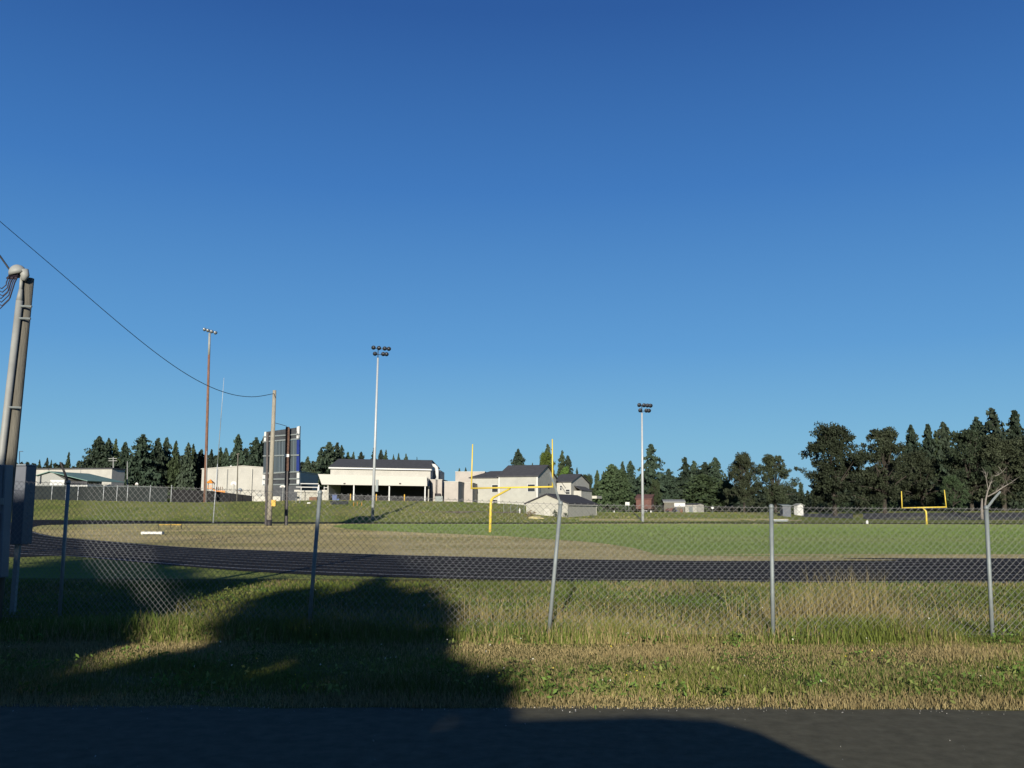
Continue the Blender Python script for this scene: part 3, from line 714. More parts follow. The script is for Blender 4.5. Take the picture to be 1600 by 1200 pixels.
mb = MB(); p = at(522, d-.3); mb.box((p.x-.5, p.y, p.z-.2), (p.x+.5, p.y+.8, p.z+1.25)); mb.box((p.x-.6, p.y-.1, p.z+1.25), (p.x+.6, p.y+.9, p.z+1.4)); mb.path([p+Vector((.75, .2, .3)), p+Vector((.75, .5, .3))], .3, 10)
tag(mb.build('waste_bin', 'blue'), 'dark blue bin at the left end under the canopy', 'bin')
# white curved duct and roof boxes at right end
mb = MB(); q0 = P(682, 750, d+14); mb.path([P(683, 752, d+14), P(683, 736, d+14), P(682, 730.5, d+14), P(679, 727.5, d+14), P(674, 727, d+14)], .42, 10)
tag(mb.build('duct', 'white', None, True), 'white bent ventilation duct at the right end of the dark roof', 'duct')
mb = MB(); mb.box((X(675, d+18), d+16, gc.z-2), (X(688, d+18), d+30, zat(685, 735, d+18))); tag(mb.build('service_block', 'pvc'), 'grey shaded block between the covered hall and the beige boxes', 'building')
# D: beige boxes
def boxb(x0, x1, top, dd, m, label, depth=10, th=14, roofm='fascia'):
    c, a, b, La, Lb = two_face(x1, dd, th, x0, x1+2)
    r = thing('flat_roofed_block', c, label, 'building', 'flat-roofed beige blocks beside the covered hall')
    z = zat(x1, top, dd); walls(c, a, b, La, depth, c.z-2, z).build('wall', m, r)
    mb = MB(); mb.fbox(Vector((c.x, c.y, z+.003))-a*.08-b*.08, a*(La+.16), b*(depth+.16), (0, 0, .14)); mb.build('roof_edge', roofm, r)
    return r, c, a, b, La, z
boxb(672.5, 690, 750, 206, 'pink', 'leftmost beige block, right of the covered hall, with a dark low opening', 9, 4)
boxb(694, 715.5, 753, 196, 'pink', 'middle beige block with a bright front and shaded left flank', 12, 6)
boxb(718, 738, 755, 204, 'pink', 'right beige block touching the classroom building', 12, 4)
boxb(711, 757, 737.5, 235, 'pink', 'pinkish taller block showing above the beige boxes', 10, 4)
mb = MB(); p = at(686, 203); mb.box((X(680, 203), 203, p.z-1), (X(691.5, 203), 204.2, zat(686, 776, 203))); mb.box((X(680, 203)-.05, 202.9, zat(686, 776, 203)), (X(691.5, 203)+.05, 204.3, zat(686, 775.2, 203))); tag(mb.build('dumpster', 'galv'), 'pale grey container standing before the leftmost beige block', 'container')
mb = MB(); mb.box((X(679.5, 205), 204.6, zat(680, 776, 205)), (X(688, 205), 205.6, zat(680, 771, 205))); tag(mb.build('dark_awning', 'shingle_d'), 'dark low awning above the pale grey container', 'awning')
# E: two storey classroom building
d = 208
c, a, b, La, Lb = two_face(840, d, 18, 779, 869)
eb = thing('classroom_building', c, 'two-storey cream classroom building with dark hip and gable roof behind the goal', 'building')
ze, zr = zat(840, 744.3, d), zat(858, 729.5, d+12)
Lb = max(Lb, 10)
gable_walls(c, a, b, La, Lb, c.z-2.5, ze, zr).build('wall', 'pale', eb)
gable_roof(MB(), c, a, b, La, Lb, ze, zr, .35, .25).build('roof', 'shingle', eb)
c2 = c+a*La+b*.6
La2 = 0
for L_ in np.arange(1, 20, .1):
    u, _ = proj([tuple(c2+a*float(L_))])
    if u[0] < 735: La2 = float(L_); break
ze2, zr2 = zat(770, 746, d+4), zat(770, 735.5, d+9)
mbw = MB(); cz = Vector((c2.x, c2.y, c2.z-2.5)); mbw.fbox(cz, a*La2, b*(Lb-1.5), (0, 0, ze2-c2.z+2.5)); mbw.build('wing_wall', 'pale', eb)
mb = MB(); cc = Vector((c2.x, c2.y, 0)); z = lambda h: Vector((0, 0, h))
o = .35; Lw = Lb-1.5
A0, A1, A2, A3 = cc-b*o+z(ze2), cc+a*(La2+o)-b*o+z(ze2), cc+a*(La2+o)+b*(Lw+o)+z(ze2), cc+b*(Lw+o)+z(ze2)
R0, R1 = cc+b*Lw/2+z(zr2), cc+a*(La2-2.5)+b*Lw/2+z(zr2)
dn = z(.22); pts = [A0, A1, A2, A3, R0, R1]; vs = [p+z(.05) for p in pts]+[p+z(.05)-dn for p in pts[:4]]
mb.add(vs, [(0, 4, 5, 1), (1, 5, 2), (2, 5, 4, 3), (0, 3, 4), (0, 1, 7, 6), (1, 2, 8, 7), (2, 3, 9, 8), (3, 0, 6, 9), (6, 7, 8, 9)]); mb.build('wing_roof', 'shingle', eb)
def window(parent, c, a, b, px0, px1, y0, y1, d, name='window'):
    """opening on the left face (along a)"""
    def par(px):
        lo, hi = -5, 60
        for _ in range(40):
            m_ = (lo+hi)/2; u, _y = proj([tuple(c+a*m_)])
            if u[0] > px: lo = m_
            else: hi = m_
        return lo
    s1, s0 = par(px0), par(px1); zz0, zz1 = zat(px0, y1, d), zat(px0, y0, d)
    cc = Vector((c.x, c.y, 0))
    mb = MB(); mb.fbox(cc+a*s0-b*.12+Vector((0, 0, zz0)), a*(s1-s0), b*.10, (0, 0, zz1-zz0)); w = mb.build(name, 'glass', parent)
    mb = MB(); f = .09
    for (s, l, h0, h1) in ((s0-f, s1-s0+2*f, zz1, zz1+f), (s0-f, s1-s0+2*f, zz0-f, zz0), (s0-f, f, zz0, zz1), (s1, f, zz0, zz1), (s0, s1-s0, (zz0+zz1)/2-.05, (zz0+zz1)/2+.05)):
        mb.fbox(cc+a*s-b*.16+Vector((0, 0, h0)), a*l, b*.12, (0, 0, h1-h0))
    mb.build('window_frame', 'white', w)
window(eb, c, a, b, 825, 836, 757, 768, d+1)
window(eb, c2, a, b, 769, 778, 758, 769, d+5)
window(eb, c2, a, b, 770, 777, 781, 788, d+5, 'doorway')
mb = MB(); cc = Vector((c.x, c.y, c.z-2)); mb.fbox(cc-a*.06-b*.06, a*.3, b*.3, (0, 0, ze-c.z+1.9)); mb.build('corner_trim', 'white', eb); mb = MB(); mb.fbox(cc+a*(La-.25)-b*.06, a*.28, b*.3, (0, 0, ze-c.z+1.9)); mb.build('corner_trim', 'white', eb)
# shaded right end details
cb = Vector((c.x, c.y, 0))
mb = MB(); mb.fbox(cb+b*1.0-a*.10+z(zat(842, 770, d)), b*1.2, a*.08, z(3.4*.5)); mb.build('end_door', 'cabinet', eb)
mb = MB(); mb.fbox(cb+b*(Lb*.55)-a*.10+z(zat(842, 762, d)), b*.9, a*.08, z(1.2)); mb.build('end_window', 'glass', eb)
# white house wing and F: gabled house
c, a, b, La, Lb = two_face(892.5, 226, 20, 864, 921)
fh = thing('gabled_house', c, 'white gabled house with grey roof right behind the classroom building', 'house')
ze, zr = zat(892, 753.5, 226), zat(905, 741.5, 232); Lb = max(Lb, 8)
gable_walls(c, a, b, La, Lb, c.z-2, ze, zr).build('wall', 'house', fh)
gable_roof(MB(), c, a, b, La, Lb, ze, zr, .35, .22).build('roof', 'shingle', fh)
window(fh, c, a, b, 884.5, 890.5, 765, 772, 227)
window(fh, c, a, b, 875.5, 878, 759, 766, 228)
cb = Vector((c.x, c.y, 0))
mb = MB(); s = .12*Lb; l = .62*Lb; za, zb_ = zat(905, 767, 230), zat(905, 760, 230)
mb.prism([cb-a*2.2+b*s+z(za), cb-a*2.2+b*(s+l)+z(za), cb-a*.02+b*(s+l+.3)+z(zb_), cb-a*.02+b*(s+.6)+z(zb_)], (0, 0, .15)); mb.build('porch_roof', 'shingle', fh)
mb = MB(); mb.fbox(cb-a*2.0+b*(s+.2)+z(c.z-2), a*1.98, b*(l-.4), z(za-c.z+2-.02)); mb.build('porch_wall', 'house', fh)
mb = MB(); mb.fbox(cb-a*3.2+b*(Lb*.75)+z(zat(917, 778, 228)), a*3.0, b*(Lb*.3), z(.7)); mb.build('deck_railing', 'fascia', fh)
mb = MB(); q = P(872, 752, 222); mb.path([P(876, 752, 222), P(884, 763, 221)], .07, 6); tag(mb.build('stair_rail', 'shingle_d'), 'dark sloping stair rail between the classroom building and the gabled house', 'rail')
# hut
hb = hit(887, 808.5); d = hb.y
c, a, b, La, Lb = two_face(887, d, 24, 822, 932)
c.z = hb.z
hu = thing('gabled_hut', c, 'low cream gabled hut with a dark roof right of the nearer goal', 'hut')
ze, zr = zat(887, 787.3, d), zat(852, 771.5, d+1.4)
gable_walls(c, b, a, Lb, La, c.z-1.2, ze, zr-.25).build('wall', 'hut', hu)
gable_roof(MB(), c, b, a, Lb, La, ze, zr-.2, .3, .22).build('roof', 'shingle_d', hu)
cb = Vector((c.x, c.y, 0))
mb = MB(); mb.fbox(cb-b*.05+z(ze-.12), a*La, b*.05, z(.14)); mb.build('gable_trim', 'fascia', hu)
mb = MB(); mb.fbox(cb+a*(La*.42)-b*.07+z(c.z-.8), a*1.1, b*.06, z(2.3)); mb.build('door', 'fascia', hu)
mb = MB(); mb.fbox(cb-a*.30+b*-.1+z(ze-.24), a*.1, b*(Lb+.2), z(.16)); mb.build('gutter', 'fascia', hu)
mb = MB(); mb.fbox(cb+b*(Lb-.14)-a*.06+z(c.z-1), b*.2, a*.2, z(ze-c.z+.9)); mb.build('corner_trim', 'fascia', hu)
# heap in front of the hut
q = hit(837, 810.5)
n = 14; vs = []; fs = []
for i in range(5):
    for k in range(n):
        an = 2*math.pi*k/n; rr = (1.15*math.cos(i/4*math.pi/2)**.8)*(1+.25*random.uniform(-1, 1))
        vs.append((q.x+rr*1.1*math.cos(an), q.y+rr*.8*math.sin(an), q.z-.05+.5*math.sin(i/4*math.pi/2)+random.uniform(-.04, .04)))
for i in range(4):
    for k in range(n): fs.append((i*n+k, i*n+(k+1) % n, (i+1)*n+(k+1) % n, (i+1)*n+k))
fs.append(tuple(4*n+k for k in range(n)))
mb = MB(); mb.add(vs, fs); tag(mb.build('straw_heap', 'straw'), 'pale yellow heap in front of the cream hut', 'heap')
# small fence and white sign person-high post beside hut
fx = hit(805, 802)
sf = thing('side_fence', fx, 'short grey wire fence between the classroom building and the cream hut', 'fence')
for px in (787, 798, 808, 819):
    p = hit(px, 801.5); mb = MB(); mb.path([p-Vector((0, 0, .2)), p+Vector((0, 0, 1.5))], .045, 6); mb.build('post', 'galv', sf)
p0, p1 = hit(787, 801.5), hit(819, 801.5)
mb = MB()
for k in range(12): mb.path([p0+Vector((0, .05, .12+k*.12)), p1+Vector((0, .05, .12+k*.12))], .012, 4)
mb.build('wire_mesh', 'wire', sf)
p = hit(812, 802); mb = MB(); mb.path([p-Vector((0, 0, .1)), p+Vector((0, 0, .3)), p+Vector((0, 0, .7)), p+Vector((0, 0, .95))], [.12, .14, .10, .04], 8); mb.box((p.x-.2, p.y-.05, p.z+.5), (p.x+.2, p.y+.05, p.z+.62))
tag(mb.build('hydrant', 'white', None, True), 'white hydrant beside the cream hut', 'hydrant')

# ------------------------------------------------------------------ left background: windscreen fence, playground, hoops
wf = thing('windscreen_fence', at(200, 213), 'long chain link fence with grey-green windscreen on the left bank', 'fence')
def run(us, dfun): return [at(u, dfun(u)) for u in us]
dw = lambda u: 213
pts = run(list(range(-60, 270, 20)), dw)
mb = MB()
for p, q in zip(pts[:-1], pts[1:]):
    ua, ub2 = float(proj([tuple(p)])[0][0]), float(proj([tuple(q)])[0][0]); h0 = zat(ua, 757.8+(ua+60)*.012, p.y)-p.z; h1 = zat(ub2, 757.8+(ub2+60)*.012, q.y)-q.z
    mb.prism([p+Vector((0, 0, -.3)), q+Vector((0, 0, -.3)), q+Vector((0, 0, h1)), p+Vector((0, 0, h0))], (0, .03, 0))
mb.build('windscreen', 'screen', wf)
for px in (79, 101, 120, 160, 181, 197.5, 233, 266):
    p = at(px, dw(px)-.15); mb = MB(); mb.path([p-Vector((0, 0, .4)), p+Vector((0, 0, zat(px, 758, dw(px))-p.z))], .085, 8); mb.build('post', 'white_pole', wf, True)
mb = MB(); mb.path([P(-60, 757.5, 212.8), P(100, 758.5, 212.8), P(266, 761.5, 212.8)], .06, 6); mb.build('top_rail', 'galv', wf)
bf = thing('black_windscreen_fence', at(330, 206), 'black windscreen fence curving right in front of the white gabled hall', 'fence')
us = list(range(268, 397, 9))
mb = MB()
for u0, u1 in zip(us[:-1], us[1:]):
    p, q = at(u0, 206), at(u1, 206)
    yt0, yt1 = np.interp([u0, u1], [268, 330, 396], [764.5, 767, 775]); yb0, yb1 = np.interp([u0, u1], [268, 330, 396], [783, 784.5, 783])
    mb.prism([P(u0, yb0+1, p.y), P(u1, yb1+1, q.y), P(u1, yt1, q.y), P(u0, yt0, p.y)], (0, .04, 0))
mb.build('windscreen', 'black_screen', bf)
for px in (286, 305, 340, 358, 377, 395):
    p = at(px, 205.7); yt = np.interp(px, [268, 330, 396], [764, 766.5, 775]); mb = MB(); mb.path([p-Vector((0, 0, .3)), Vector((p.x, p.y, P(px, yt, p.y).z+.05))], .05, 8); mb.build('post', 'dark_steel', bf, True)
mb = MB(); q0, q1 = P(392, 775.5, 212), P(418, 777, 212); mb.box((q0.x, 212, q0.z-1.6), (q1.x+3, 212.3, q0.z)); tag(mb.build('low_wall', 'fascia'), 'low pale wall at the foot of the white gabled hall', 'wall')
# playground tower
p = at(327, 216)
pg = thing('playground', p, 'orange playground tower with a pointed roof in front of the white hall', 'playground')
z0 = p.z; k = 216/FPX
cx = P(327, 760, 216).x
mb = MB()
for sx in (-.72, .72):
    for sy in (0, 1.4): mb.path([(cx+sx, 216+sy, z0-.4), (cx+sx, 216+sy, zat(327, 755, 216))], .08, 6)
mb.build('tower_post', 'pvc', pg)
zz = zat(327, 755, 216); mb = MB(); apex = (cx, 216.7, zat(327, 748.5, 216)); q = [(cx-.9, 215.7, zz), (cx+.9, 215.7, zz), (cx+.9, 217.7, zz), (cx-.9, 217.7, zz), apex]; mb.add(q, [(0, 1, 4), (1, 2, 4), (2, 3, 4), (3, 0, 4), (3, 2, 1, 0)]); mb.build('pointed_roof', 'orange', pg)
mb = MB(); zb = zat(327, 764, 216); mb.box((cx-.85, 215.9, zb), (cx+.85, 217.6, zb+.15)); 
for kk in range(5): mb.box((cx-.75+kk*.34, 215.85, zb+.15), (cx-.66+kk*.34, 215.93, zb+.95))
mb.build('deck', 'orange', pg)
mb = MB(); mb.prism([(cx+.9, 216, zb), (cx+3.0, 216, zb-.9), (cx+3.0, 216, zb-1.2), (cx+.9, 216, zb-.3)], (0, .8, 0)); mb.build('slide', 'orange', pg)
for kk in range(4):
    mb = MB(); x = P(338.5+kk*3, 760, 217).x; mb.path([(x, 217, z0-.4), (x, 217, zat(338, 760.5, 217))], .08, 6); mb.build('deck_post', 'brick', pg)
mb = MB(); mb.box((P(336, 760, 216.5).x, 216.5, z0-.4), (P(352, 760, 216.5).x, 216.8, zat(340, 766.5, 216))); mb.build('low_deck_panel', 'orange', pg)
def hoop(px, ytop, ybot, d, w, m, label):
    p = at(px, d); r = thing('basketball_hoop', p, label, 'basketball hoop', 'basketball hoops beside the white hall')
    zt, zb = zat(px, ytop, d), zat(px, ybot, d); x = p.x
    mb = MB(); mb.path([(x, d+.5, p.z-.4), (x, d+.5, zb), (x, d+.1, zb+.4)], .09, 8); mb.build('pole', 'pvc', r)
    n = 9; arc = [(x+w/2*math.cos(math.pi*i/n), d, zb+(zt-zb)*.45+(zt-zb)*.55*math.sin(math.pi*i/n)) for i in range(n+1)]
    mb = MB(); mb.prism([(x-w/2, d, zb), (x+w/2, d, zb)]+arc, (0, .06, 0)); mb.build('backboard', m, r)
    mb = MB(); mb.path([(x+.23*math.cos(t), d-.3+.23*math.sin(t), zb+.2) for t in np.linspace(0, 2*math.pi, 12)], .025, 5); mb.build('rim', 'orange', r)
hoop(363, 752, 758, 220, 1.35, 'white', 'white fan-shaped basketball board right of the playground tower')
hoop(373.5, 762.5, 768, 209, 1.0, 'cabinet', 'dark grey basketball board below the short yellowish pole')
hoop(440, 758, 761.5, 200, 1.2, 'white', 'white basketball board on a yellow post below the scoreboard')
hoop(211, 754, 758, 222, .7, 'white', 'small white board sticking up behind the windscreen fence')
# dark block and bleacher-like clutter between hall and stand
mb = MB(); p = at(452, 216); mb.box((X(425, 216), 216, p.z-2), (X(470, 216), 228, zat(450, 758, 216))); mb.box((X(424, 216), 215.6, zat(450, 758, 216)), (X(471, 216), 228.3, zat(450, 756.5, 216))); tag(mb.build('dark_outbuilding', 'board_dark'), 'low dark outbuilding showing beneath the scoreboard', 'building')
sh = thing('equipment_shed', at(480, 210), 'low cream shed with a white framed lean-to left of the covered hall', 'shed')
mb = MB(); p = at(480, 210); mb.box((X(464, 210), 210, p.z-2), (X(515, 210), 216, zat(480, 768.5, 210))); mb.build('wall', 'cream_h', sh)
mb = MB(); mb.box((X(463, 212), 209.6, zat(480, 768.5, 210)+.002), (X(516, 212), 216.4, zat(480, 765.5, 210))); mb.build('roof', 'fascia', sh)
mb = MB()
for px in (470, 496, 506): mb.path([(X(px, 207), 207, p.z-.5), (X(px, 207), 207, zat(px, 760.5, 207))], .09, 6)
for yy in (755.5, 761): mb.path([(X(462, 207), 207, zat(462, yy, 207)), (X(497, 207), 207, zat(497, yy+.5, 207))], .11, 6)
mb.path([(X(506, 207), 207, zat(506, 762, 207)), (X(513, 207), 207, zat(513, 762, 207))], .09, 6)
mb.build('white_frame', 'white', sh)
mb = MB(); mb.box((X(483, 206), 206, p.z-.5), (X(495, 206), 206.8, zat(489, 776.5, 206))); mb.build('bench', 'brick', sh)
for i, (px, lab) in enumerate(((462.5, 'left one of two white knee-high posts on the bank beneath the scoreboard'), (468.5, 'right one of two white knee-high posts on the bank beneath the scoreboard'))):
    p = hit(px, 786); mb = MB(); mb.path([p-Vector((0, 0, .2)), p+Vector((0, 0, 1.0)), p+Vector((0, 0, 1.06))], [.09, .09, .04], 8); tag(mb.build('bank_post', 'pvc', None, True), lab, 'post', 'white posts on the bank')
p = hit(482.5, 786.8); mb = MB(); mb.box((p.x-.3, p.y-.2, p.z-.1), (p.x+.35, p.y+.2, p.z+.16)); mb.box((p.x-.25, p.y-.15, p.z+.16), (p.x+.3, p.y+.15, p.z+.21)); tag(mb.build('utility_cover', 'white'), 'small white cover box lying on the grassy bank', 'cover box')
drape('asphalt_pad', list(range(516, 545, 4)), lambda u: 783.5, lambda u: 788.5, 'far_asphalt', 3, .04)

# ------------------------------------------------------------------ right of the hut: sign, shed, barn, tractor, banner
def board(px0, px1, y0, y1, bpx, m, name, label, cat, legs=True, d=None):
    b = hit(bpx[0], bpx[1]) if d is None else at(bpx[0], d); d = b.y
    r = thing(name, b, label, cat)
    xa, xb, zt, zb = P(px0, y0, d).x, P(px1, y0, d).x, zat(px0, y0, d), zat(px0, y1, d)
    mb = MB(); mb.box((xa, d, zb), (xb, d+.08, zt)); mb.build('panel', m, r, bevel=.01)
    mb = MB()
    for t in (.15, .85):
        x = xa+(xb-xa)*t; mb.path([(x, d+.13, b.z-.3), (x, d+.13, zt-.05)], .04, 6)
    mb.build('leg', 'galv', r)
    return r
board(977, 983.5, 784.5, 790, (980, 799), 'white', 'sign', 'small white sign on the grass between the cream hut and light pole', 'sign')
board(1053.5, 1070.5, 786, 792, (1061, 800), 'white', 'banner_board', 'white banner board left of the small cream shed', 'banner')
d = hit(1085, 801).y
c, a, b, La, Lb = two_face(1088.5, d, 40, 1070.8, 1100)
c.z = hit(1088, 801.2).z
sh = thing('garden_shed', c, 'small cream shed with a grey door behind the far track', 'shed')
ze, zr = zat(1088, 789, d), zat(1092, 787.2, d)
gable_walls(c, a, b, La, Lb, c.z-.6, ze, zr).build('wall', 'cream_h', sh)
gable_roof(MB(), c, a, b, La, Lb, ze, zr, .12, .12).build('roof', 'shingle', sh)
cb = Vector((c.x, c.y, 0)); mb = MB(); mb.fbox(cb+a*(La*.33)-b*.06+z(c.z), a*(La*.33), b*.05, z(zat(1085, 791.5, d)-c.z)); mb.build('door', 'galv', sh)
p = hit(1051, 799.3)
tr = thing('tractor', p, 'small red and blue garden tractor parked left of the cream shed', 'tractor')
mb = MB(); mb.box((p.x-.9, p.y, p.z+.35), (p.x+.3, p.y+.8, p.z+.95)); mb.prism([(p.x-1.5, p.y+.1, p.z+.35), (p.x-.9, p.y+.1, p.z+.35), (p.x-.9, p.y+.1, p.z+.85), (p.x-1.4, p.y+.1, p.z+.75)], (0, .6, 0)); mb.build('hood', 'barn', tr, bevel=.04)
for dx, rr in ((-1.1, .3), (.35, .48)):
    for dy in (-.08, .72):
        mb = MB(); mb.path([(p.x+dx, p.y+dy, p.z+rr), (p.x+dx, p.y+dy+.18, p.z+rr)], rr, 14); mb.build('wheel', 'tyre', tr)
mb = MB(); mb.box((p.x+.3, p.y+.15, p.z+.6), (p.x+.8, p.y+.65, p.z+.75)); mb.box((p.x+.72, p.y+.15, p.z+.75), (p.x+.82, p.y+.65, p.z+1.2)); mb.build('seat', 'blue', tr)
mb = MB(); mb.box((p.x+.25, p.y+.05, p.z+.3), (p.x+1.0, p.y+.75, p.z+.6)); mb.build('fender', 'blue', tr)
p = hit(1064.5, 799.5); mb = MB(); mb.path([p, p+Vector((0, 0, .4)), p+Vector((0, 0, .8)), p+Vector((0, 0, .85))], [.3, .34, .3, .2], 12); tag(mb.build('barrel', 'brick', None, True), 'brown barrel beneath the white banner board', 'barrel')
# round white sign and little markers
p = hit(1113.5, 800.5); r = thing('round_sign', p, 'round white sign on a thin post right of the cream shed', 'sign')
q = P(1113.3, 793.5, p.y); mb = MB(); mb.path([q+Vector((0, -.03, 0)), q+Vector((0, .03, 0))], .28, 16); mb.build('disc', 'white', r)
mb = MB(); mb.path([p-Vector((0, 0, .2)), Vector((p.x, p.y+.06, q.z))], .03, 6); mb.build('post', 'galv', r)
for px, py, s, lab in ((959.5, 791, .2, 'small white marker box on the grass right of the cream hut'), (1017, 794.5, .22, 'small upright white marker right of the far light pole'), (1355, 817, .25, 'tiny pale marker on the far field edge below the oaks')):
    p = hit(px, py+1.5); mb = MB(); mb.box((p.x-s*.6, p.y-.1, p.z-.1), (p.x+s*.6, p.y+.1, p.z+s*1.7)); mb.prism([(p.x-s*.6, p.y-.1, p.z+s*1.7), (p.x+s*.6, p.y-.1, p.z+s*1.7), (p.x, p.y-.1, p.z+s*2.2)], (0, .2, 0)); tag(mb.build('marker', 'white'), lab, 'marker')
def bench(px0, px1, ytop, ybase, m, label, h=.45, dep=.35):
    p = hit((px0+px1)/2, ybase); x0, x1 = P(px0, ytop, p.y).x, P(px1, ytop, p.y).x; zt = zat(px0, ytop, p.y)
    r = thing('bench', p, label, 'bench')
    mb = MB(); mb.box((x0, p.y, zt-.09), (x1, p.y+dep, zt)); mb.build('seat', m, r, bevel=.01)
    for t in (.1, .9):
        x = x0+(x1-x0)*t; mb = MB(); mb.box((x-.05, p.y+.05, p.z-.1), (x+.05, p.y+dep-.05, zt-.092)); mb.build('leg', 'galv', r)
    return r, x0, x1, zt, p
bench(1006, 1011.5, 797.6, 800, 'white', 'short white bench right of the far white light pole')
r, x0, x1, zt, p = bench(1208.5, 1232, 811.6, 815, 'white', 'long white bench just right of the fourth fence post')
mb = MB(); mb.box((x0+.1, p.y+.1, p.z+.02), (x1-.1, p.y+.16, zt-.12)); mb.build('back_board', 'galv', r)
# red-brown barn
c, a, b, La, Lb = two_face(1018, 262, 15, 994, 1024)
bn = thing('barn', c, 'low red-brown barn among the conifers behind the far light pole', 'barn')
zb = zat(1005, 790, 262); ze, zr = zat(1018, 780, 262), zat(1018, 773.5, 266)
gable_walls(c, a, b, La, max(Lb, 6), zb-1, ze, zr).build('wall', 'barn', bn); gable_roof(MB(), c, a, b, La, max(Lb, 6), ze, zr, .3, .2).build('roof', 'barn', bn)
# long grey roof behind the shed, small white house, dark dugout
c, a, b, La, Lb = two_face(1070, 262, 5, 1038, 1074)
lh = thing('long_shed', c, 'long low grey-roofed shed at the foot of the conifers', 'shed')
gable_walls(c, a, b, La, 6, c.z-1, zat(1060, 785, 262), zat(1060, 781, 262)).build('wall', 'grey_wood', lh); gable_roof(MB(), c, a, b, La, 6, zat(1060, 785, 262), zat(1060, 781.5, 262), .3, .2).build('roof', 'pvc', lh)
d = 236
c, a, b, La, Lb = two_face(1246, d, 62, 1241, 1255.5)
wh_ = thing('small_house', c, 'tiny white gabled house far away between the oaks', 'house')
gable_walls(c, a, b, La, Lb, c.z-.5, zat(1247, 790, d), zat(1247, 787.5, d)).build('wall', 'white', wh_); gable_roof(MB(), c, a, b, La, Lb, zat(1247, 790, d), zat(1247, 787.5, d), .3, .15).build('roof', 'pvc', wh_)
p = at(1229, 222); dg = thing('dugout', p, 'dark grey dugout shelter under the oak left of the small white house', 'shelter')
mb = MB(); x0, x1 = P(1223, 795, 222).x, P(1235.5, 795, 222).x; mb.box((x0, 222, p.z-1), (x1, 224.5, zat(1229, 790.5, 222))); mb.build('wall', 'cabinet_b', dg)
mb = MB(); mb.prism([(x0-.3, 221.6, zat(1229, 790.5, 222)+.01), (x1+.3, 221.6, zat(1229, 791, 222)+.01), (x1+.3, 225, zat(1229, 788.6, 222)), (x0-.3, 225, zat(1229, 788.2, 222))], (0, 0, .12)); mb.build('roof', 'galv', dg)
# far wooden boundary fence behind the grass (thin grey line)
ff = thing('boundary_fence', at(960, 245), 'long faint grey fence along the far grass right of the cream hut', 'fence')
mb = MB()
for u in range(930, 1160, 6):
    p = at(u, 245); mb.path([p-Vector((0, 0, .3)), p+Vector((0, 0, 1.3))], .04, 4)
mb.build('post', 'grey_wood', ff)
mb = MB()
for hh in (.55, 1.2): mb.path([at(u, 245)+Vector((0, 0, hh)) for u in (930, 1000, 1080, 1154)], .03, 4)
mb.build('rail', 'grey_wood', ff)

drape('dirt_strip', list(range(655, 822, 8)), lambda u: 799.5+math.sin(u*.05)*.6, lambda u: 801.2+math.sin(u*.09)*.9, 'dirt', 3, .03)
for px, lab in ((552.5, 'leftmost of three thin orange stakes before the canopy'), (558, 'middle one of three thin orange stakes before the canopy'), (565, 'rightmost of three thin orange stakes before the canopy')):
    p = hit(px, 791); mb = MB(); mb.path([p-Vector((0, 0, .2)), p+Vector((.02, 0, .8)), p+Vector((.02, 0, .84))], [.045, .04, .02], 6); tag(mb.build('stake', 'orange', None, True), lab, 'stake', 'orange stakes on the bank')
def scrub(name, px, py, w, h, m, label, cat, n=160):
    p = hit(px, py); q = rng.normal(size=(n, 3)); q /= np.linalg.norm(q, axis=1)[:, None]; q *= (rng.random(n)**.4)[:, None]*np.array([w/2, w/3, h/2]); q[:, 2] += h*.45
    v, f = leaf_quads(q+np.array(p), (.05+.08*rng.random(n))*h); tag(np_mesh(name, v, f, m), label, cat)
# ------------------------------------------------------------------ infield clutter

p = hit(236, 836); r = thing('white_bench', p, 'low white bench standing on the dry infield at the left', 'bench')
x0, x1 = P(220, 833, p.y).x, P(253, 833, p.y).x
mb = MB(); mb.box((x0, p.y, zat(236, 834.6, p.y)), (x1, p.y+.4, zat(236, 830.8, p.y))); mb.build('seat', 'white', r, bevel=.01)
mb = MB()
for t in (.06, .94): mb.box((x0+(x1-x0)*t-.06, p.y+.03, -.02), (x0+(x1-x0)*t+.06, p.y+.36, zat(236, 834.7, p.y)))
mb.build('leg', 'pvc', r)
def hurdle(px, py, w, lab, yaw):
    p = hit(px, py); r = thing('hurdle', p, lab, 'hurdle', 'yellow hurdles on the infield')
    q = Matrix.Rotation(yaw, 4, 'Z'); ex = q@Vector((1, 0, 0)); ey = q@Vector((0, 1, 0))
    mb = MB(); mb.fbox(p-ex*w/2+Vector((0, 0, .38)), ex*w, ey*.05, (0, 0, .06)); mb.build('bar', 'yellow_b', r)
    for s in (-1, 1):
        mb = MB(); mb.path([p+ex*s*w/2, p+ex*s*w/2+Vector((0, 0, .48))], .025, 6); mb.path([p+ex*s*w/2+Vector((0, 0, .02)), p+ex*s*w/2-ey*.5+Vector((0, 0, .02))], .025, 6); mb.build('foot', 'dark_steel', r)
hurdle(257, 827, 1.1, 'left yellow hurdle behind the low white bench', R(35)); hurdle(275, 827, 1.2, 'right yellow hurdle behind the low white bench', R(-20))

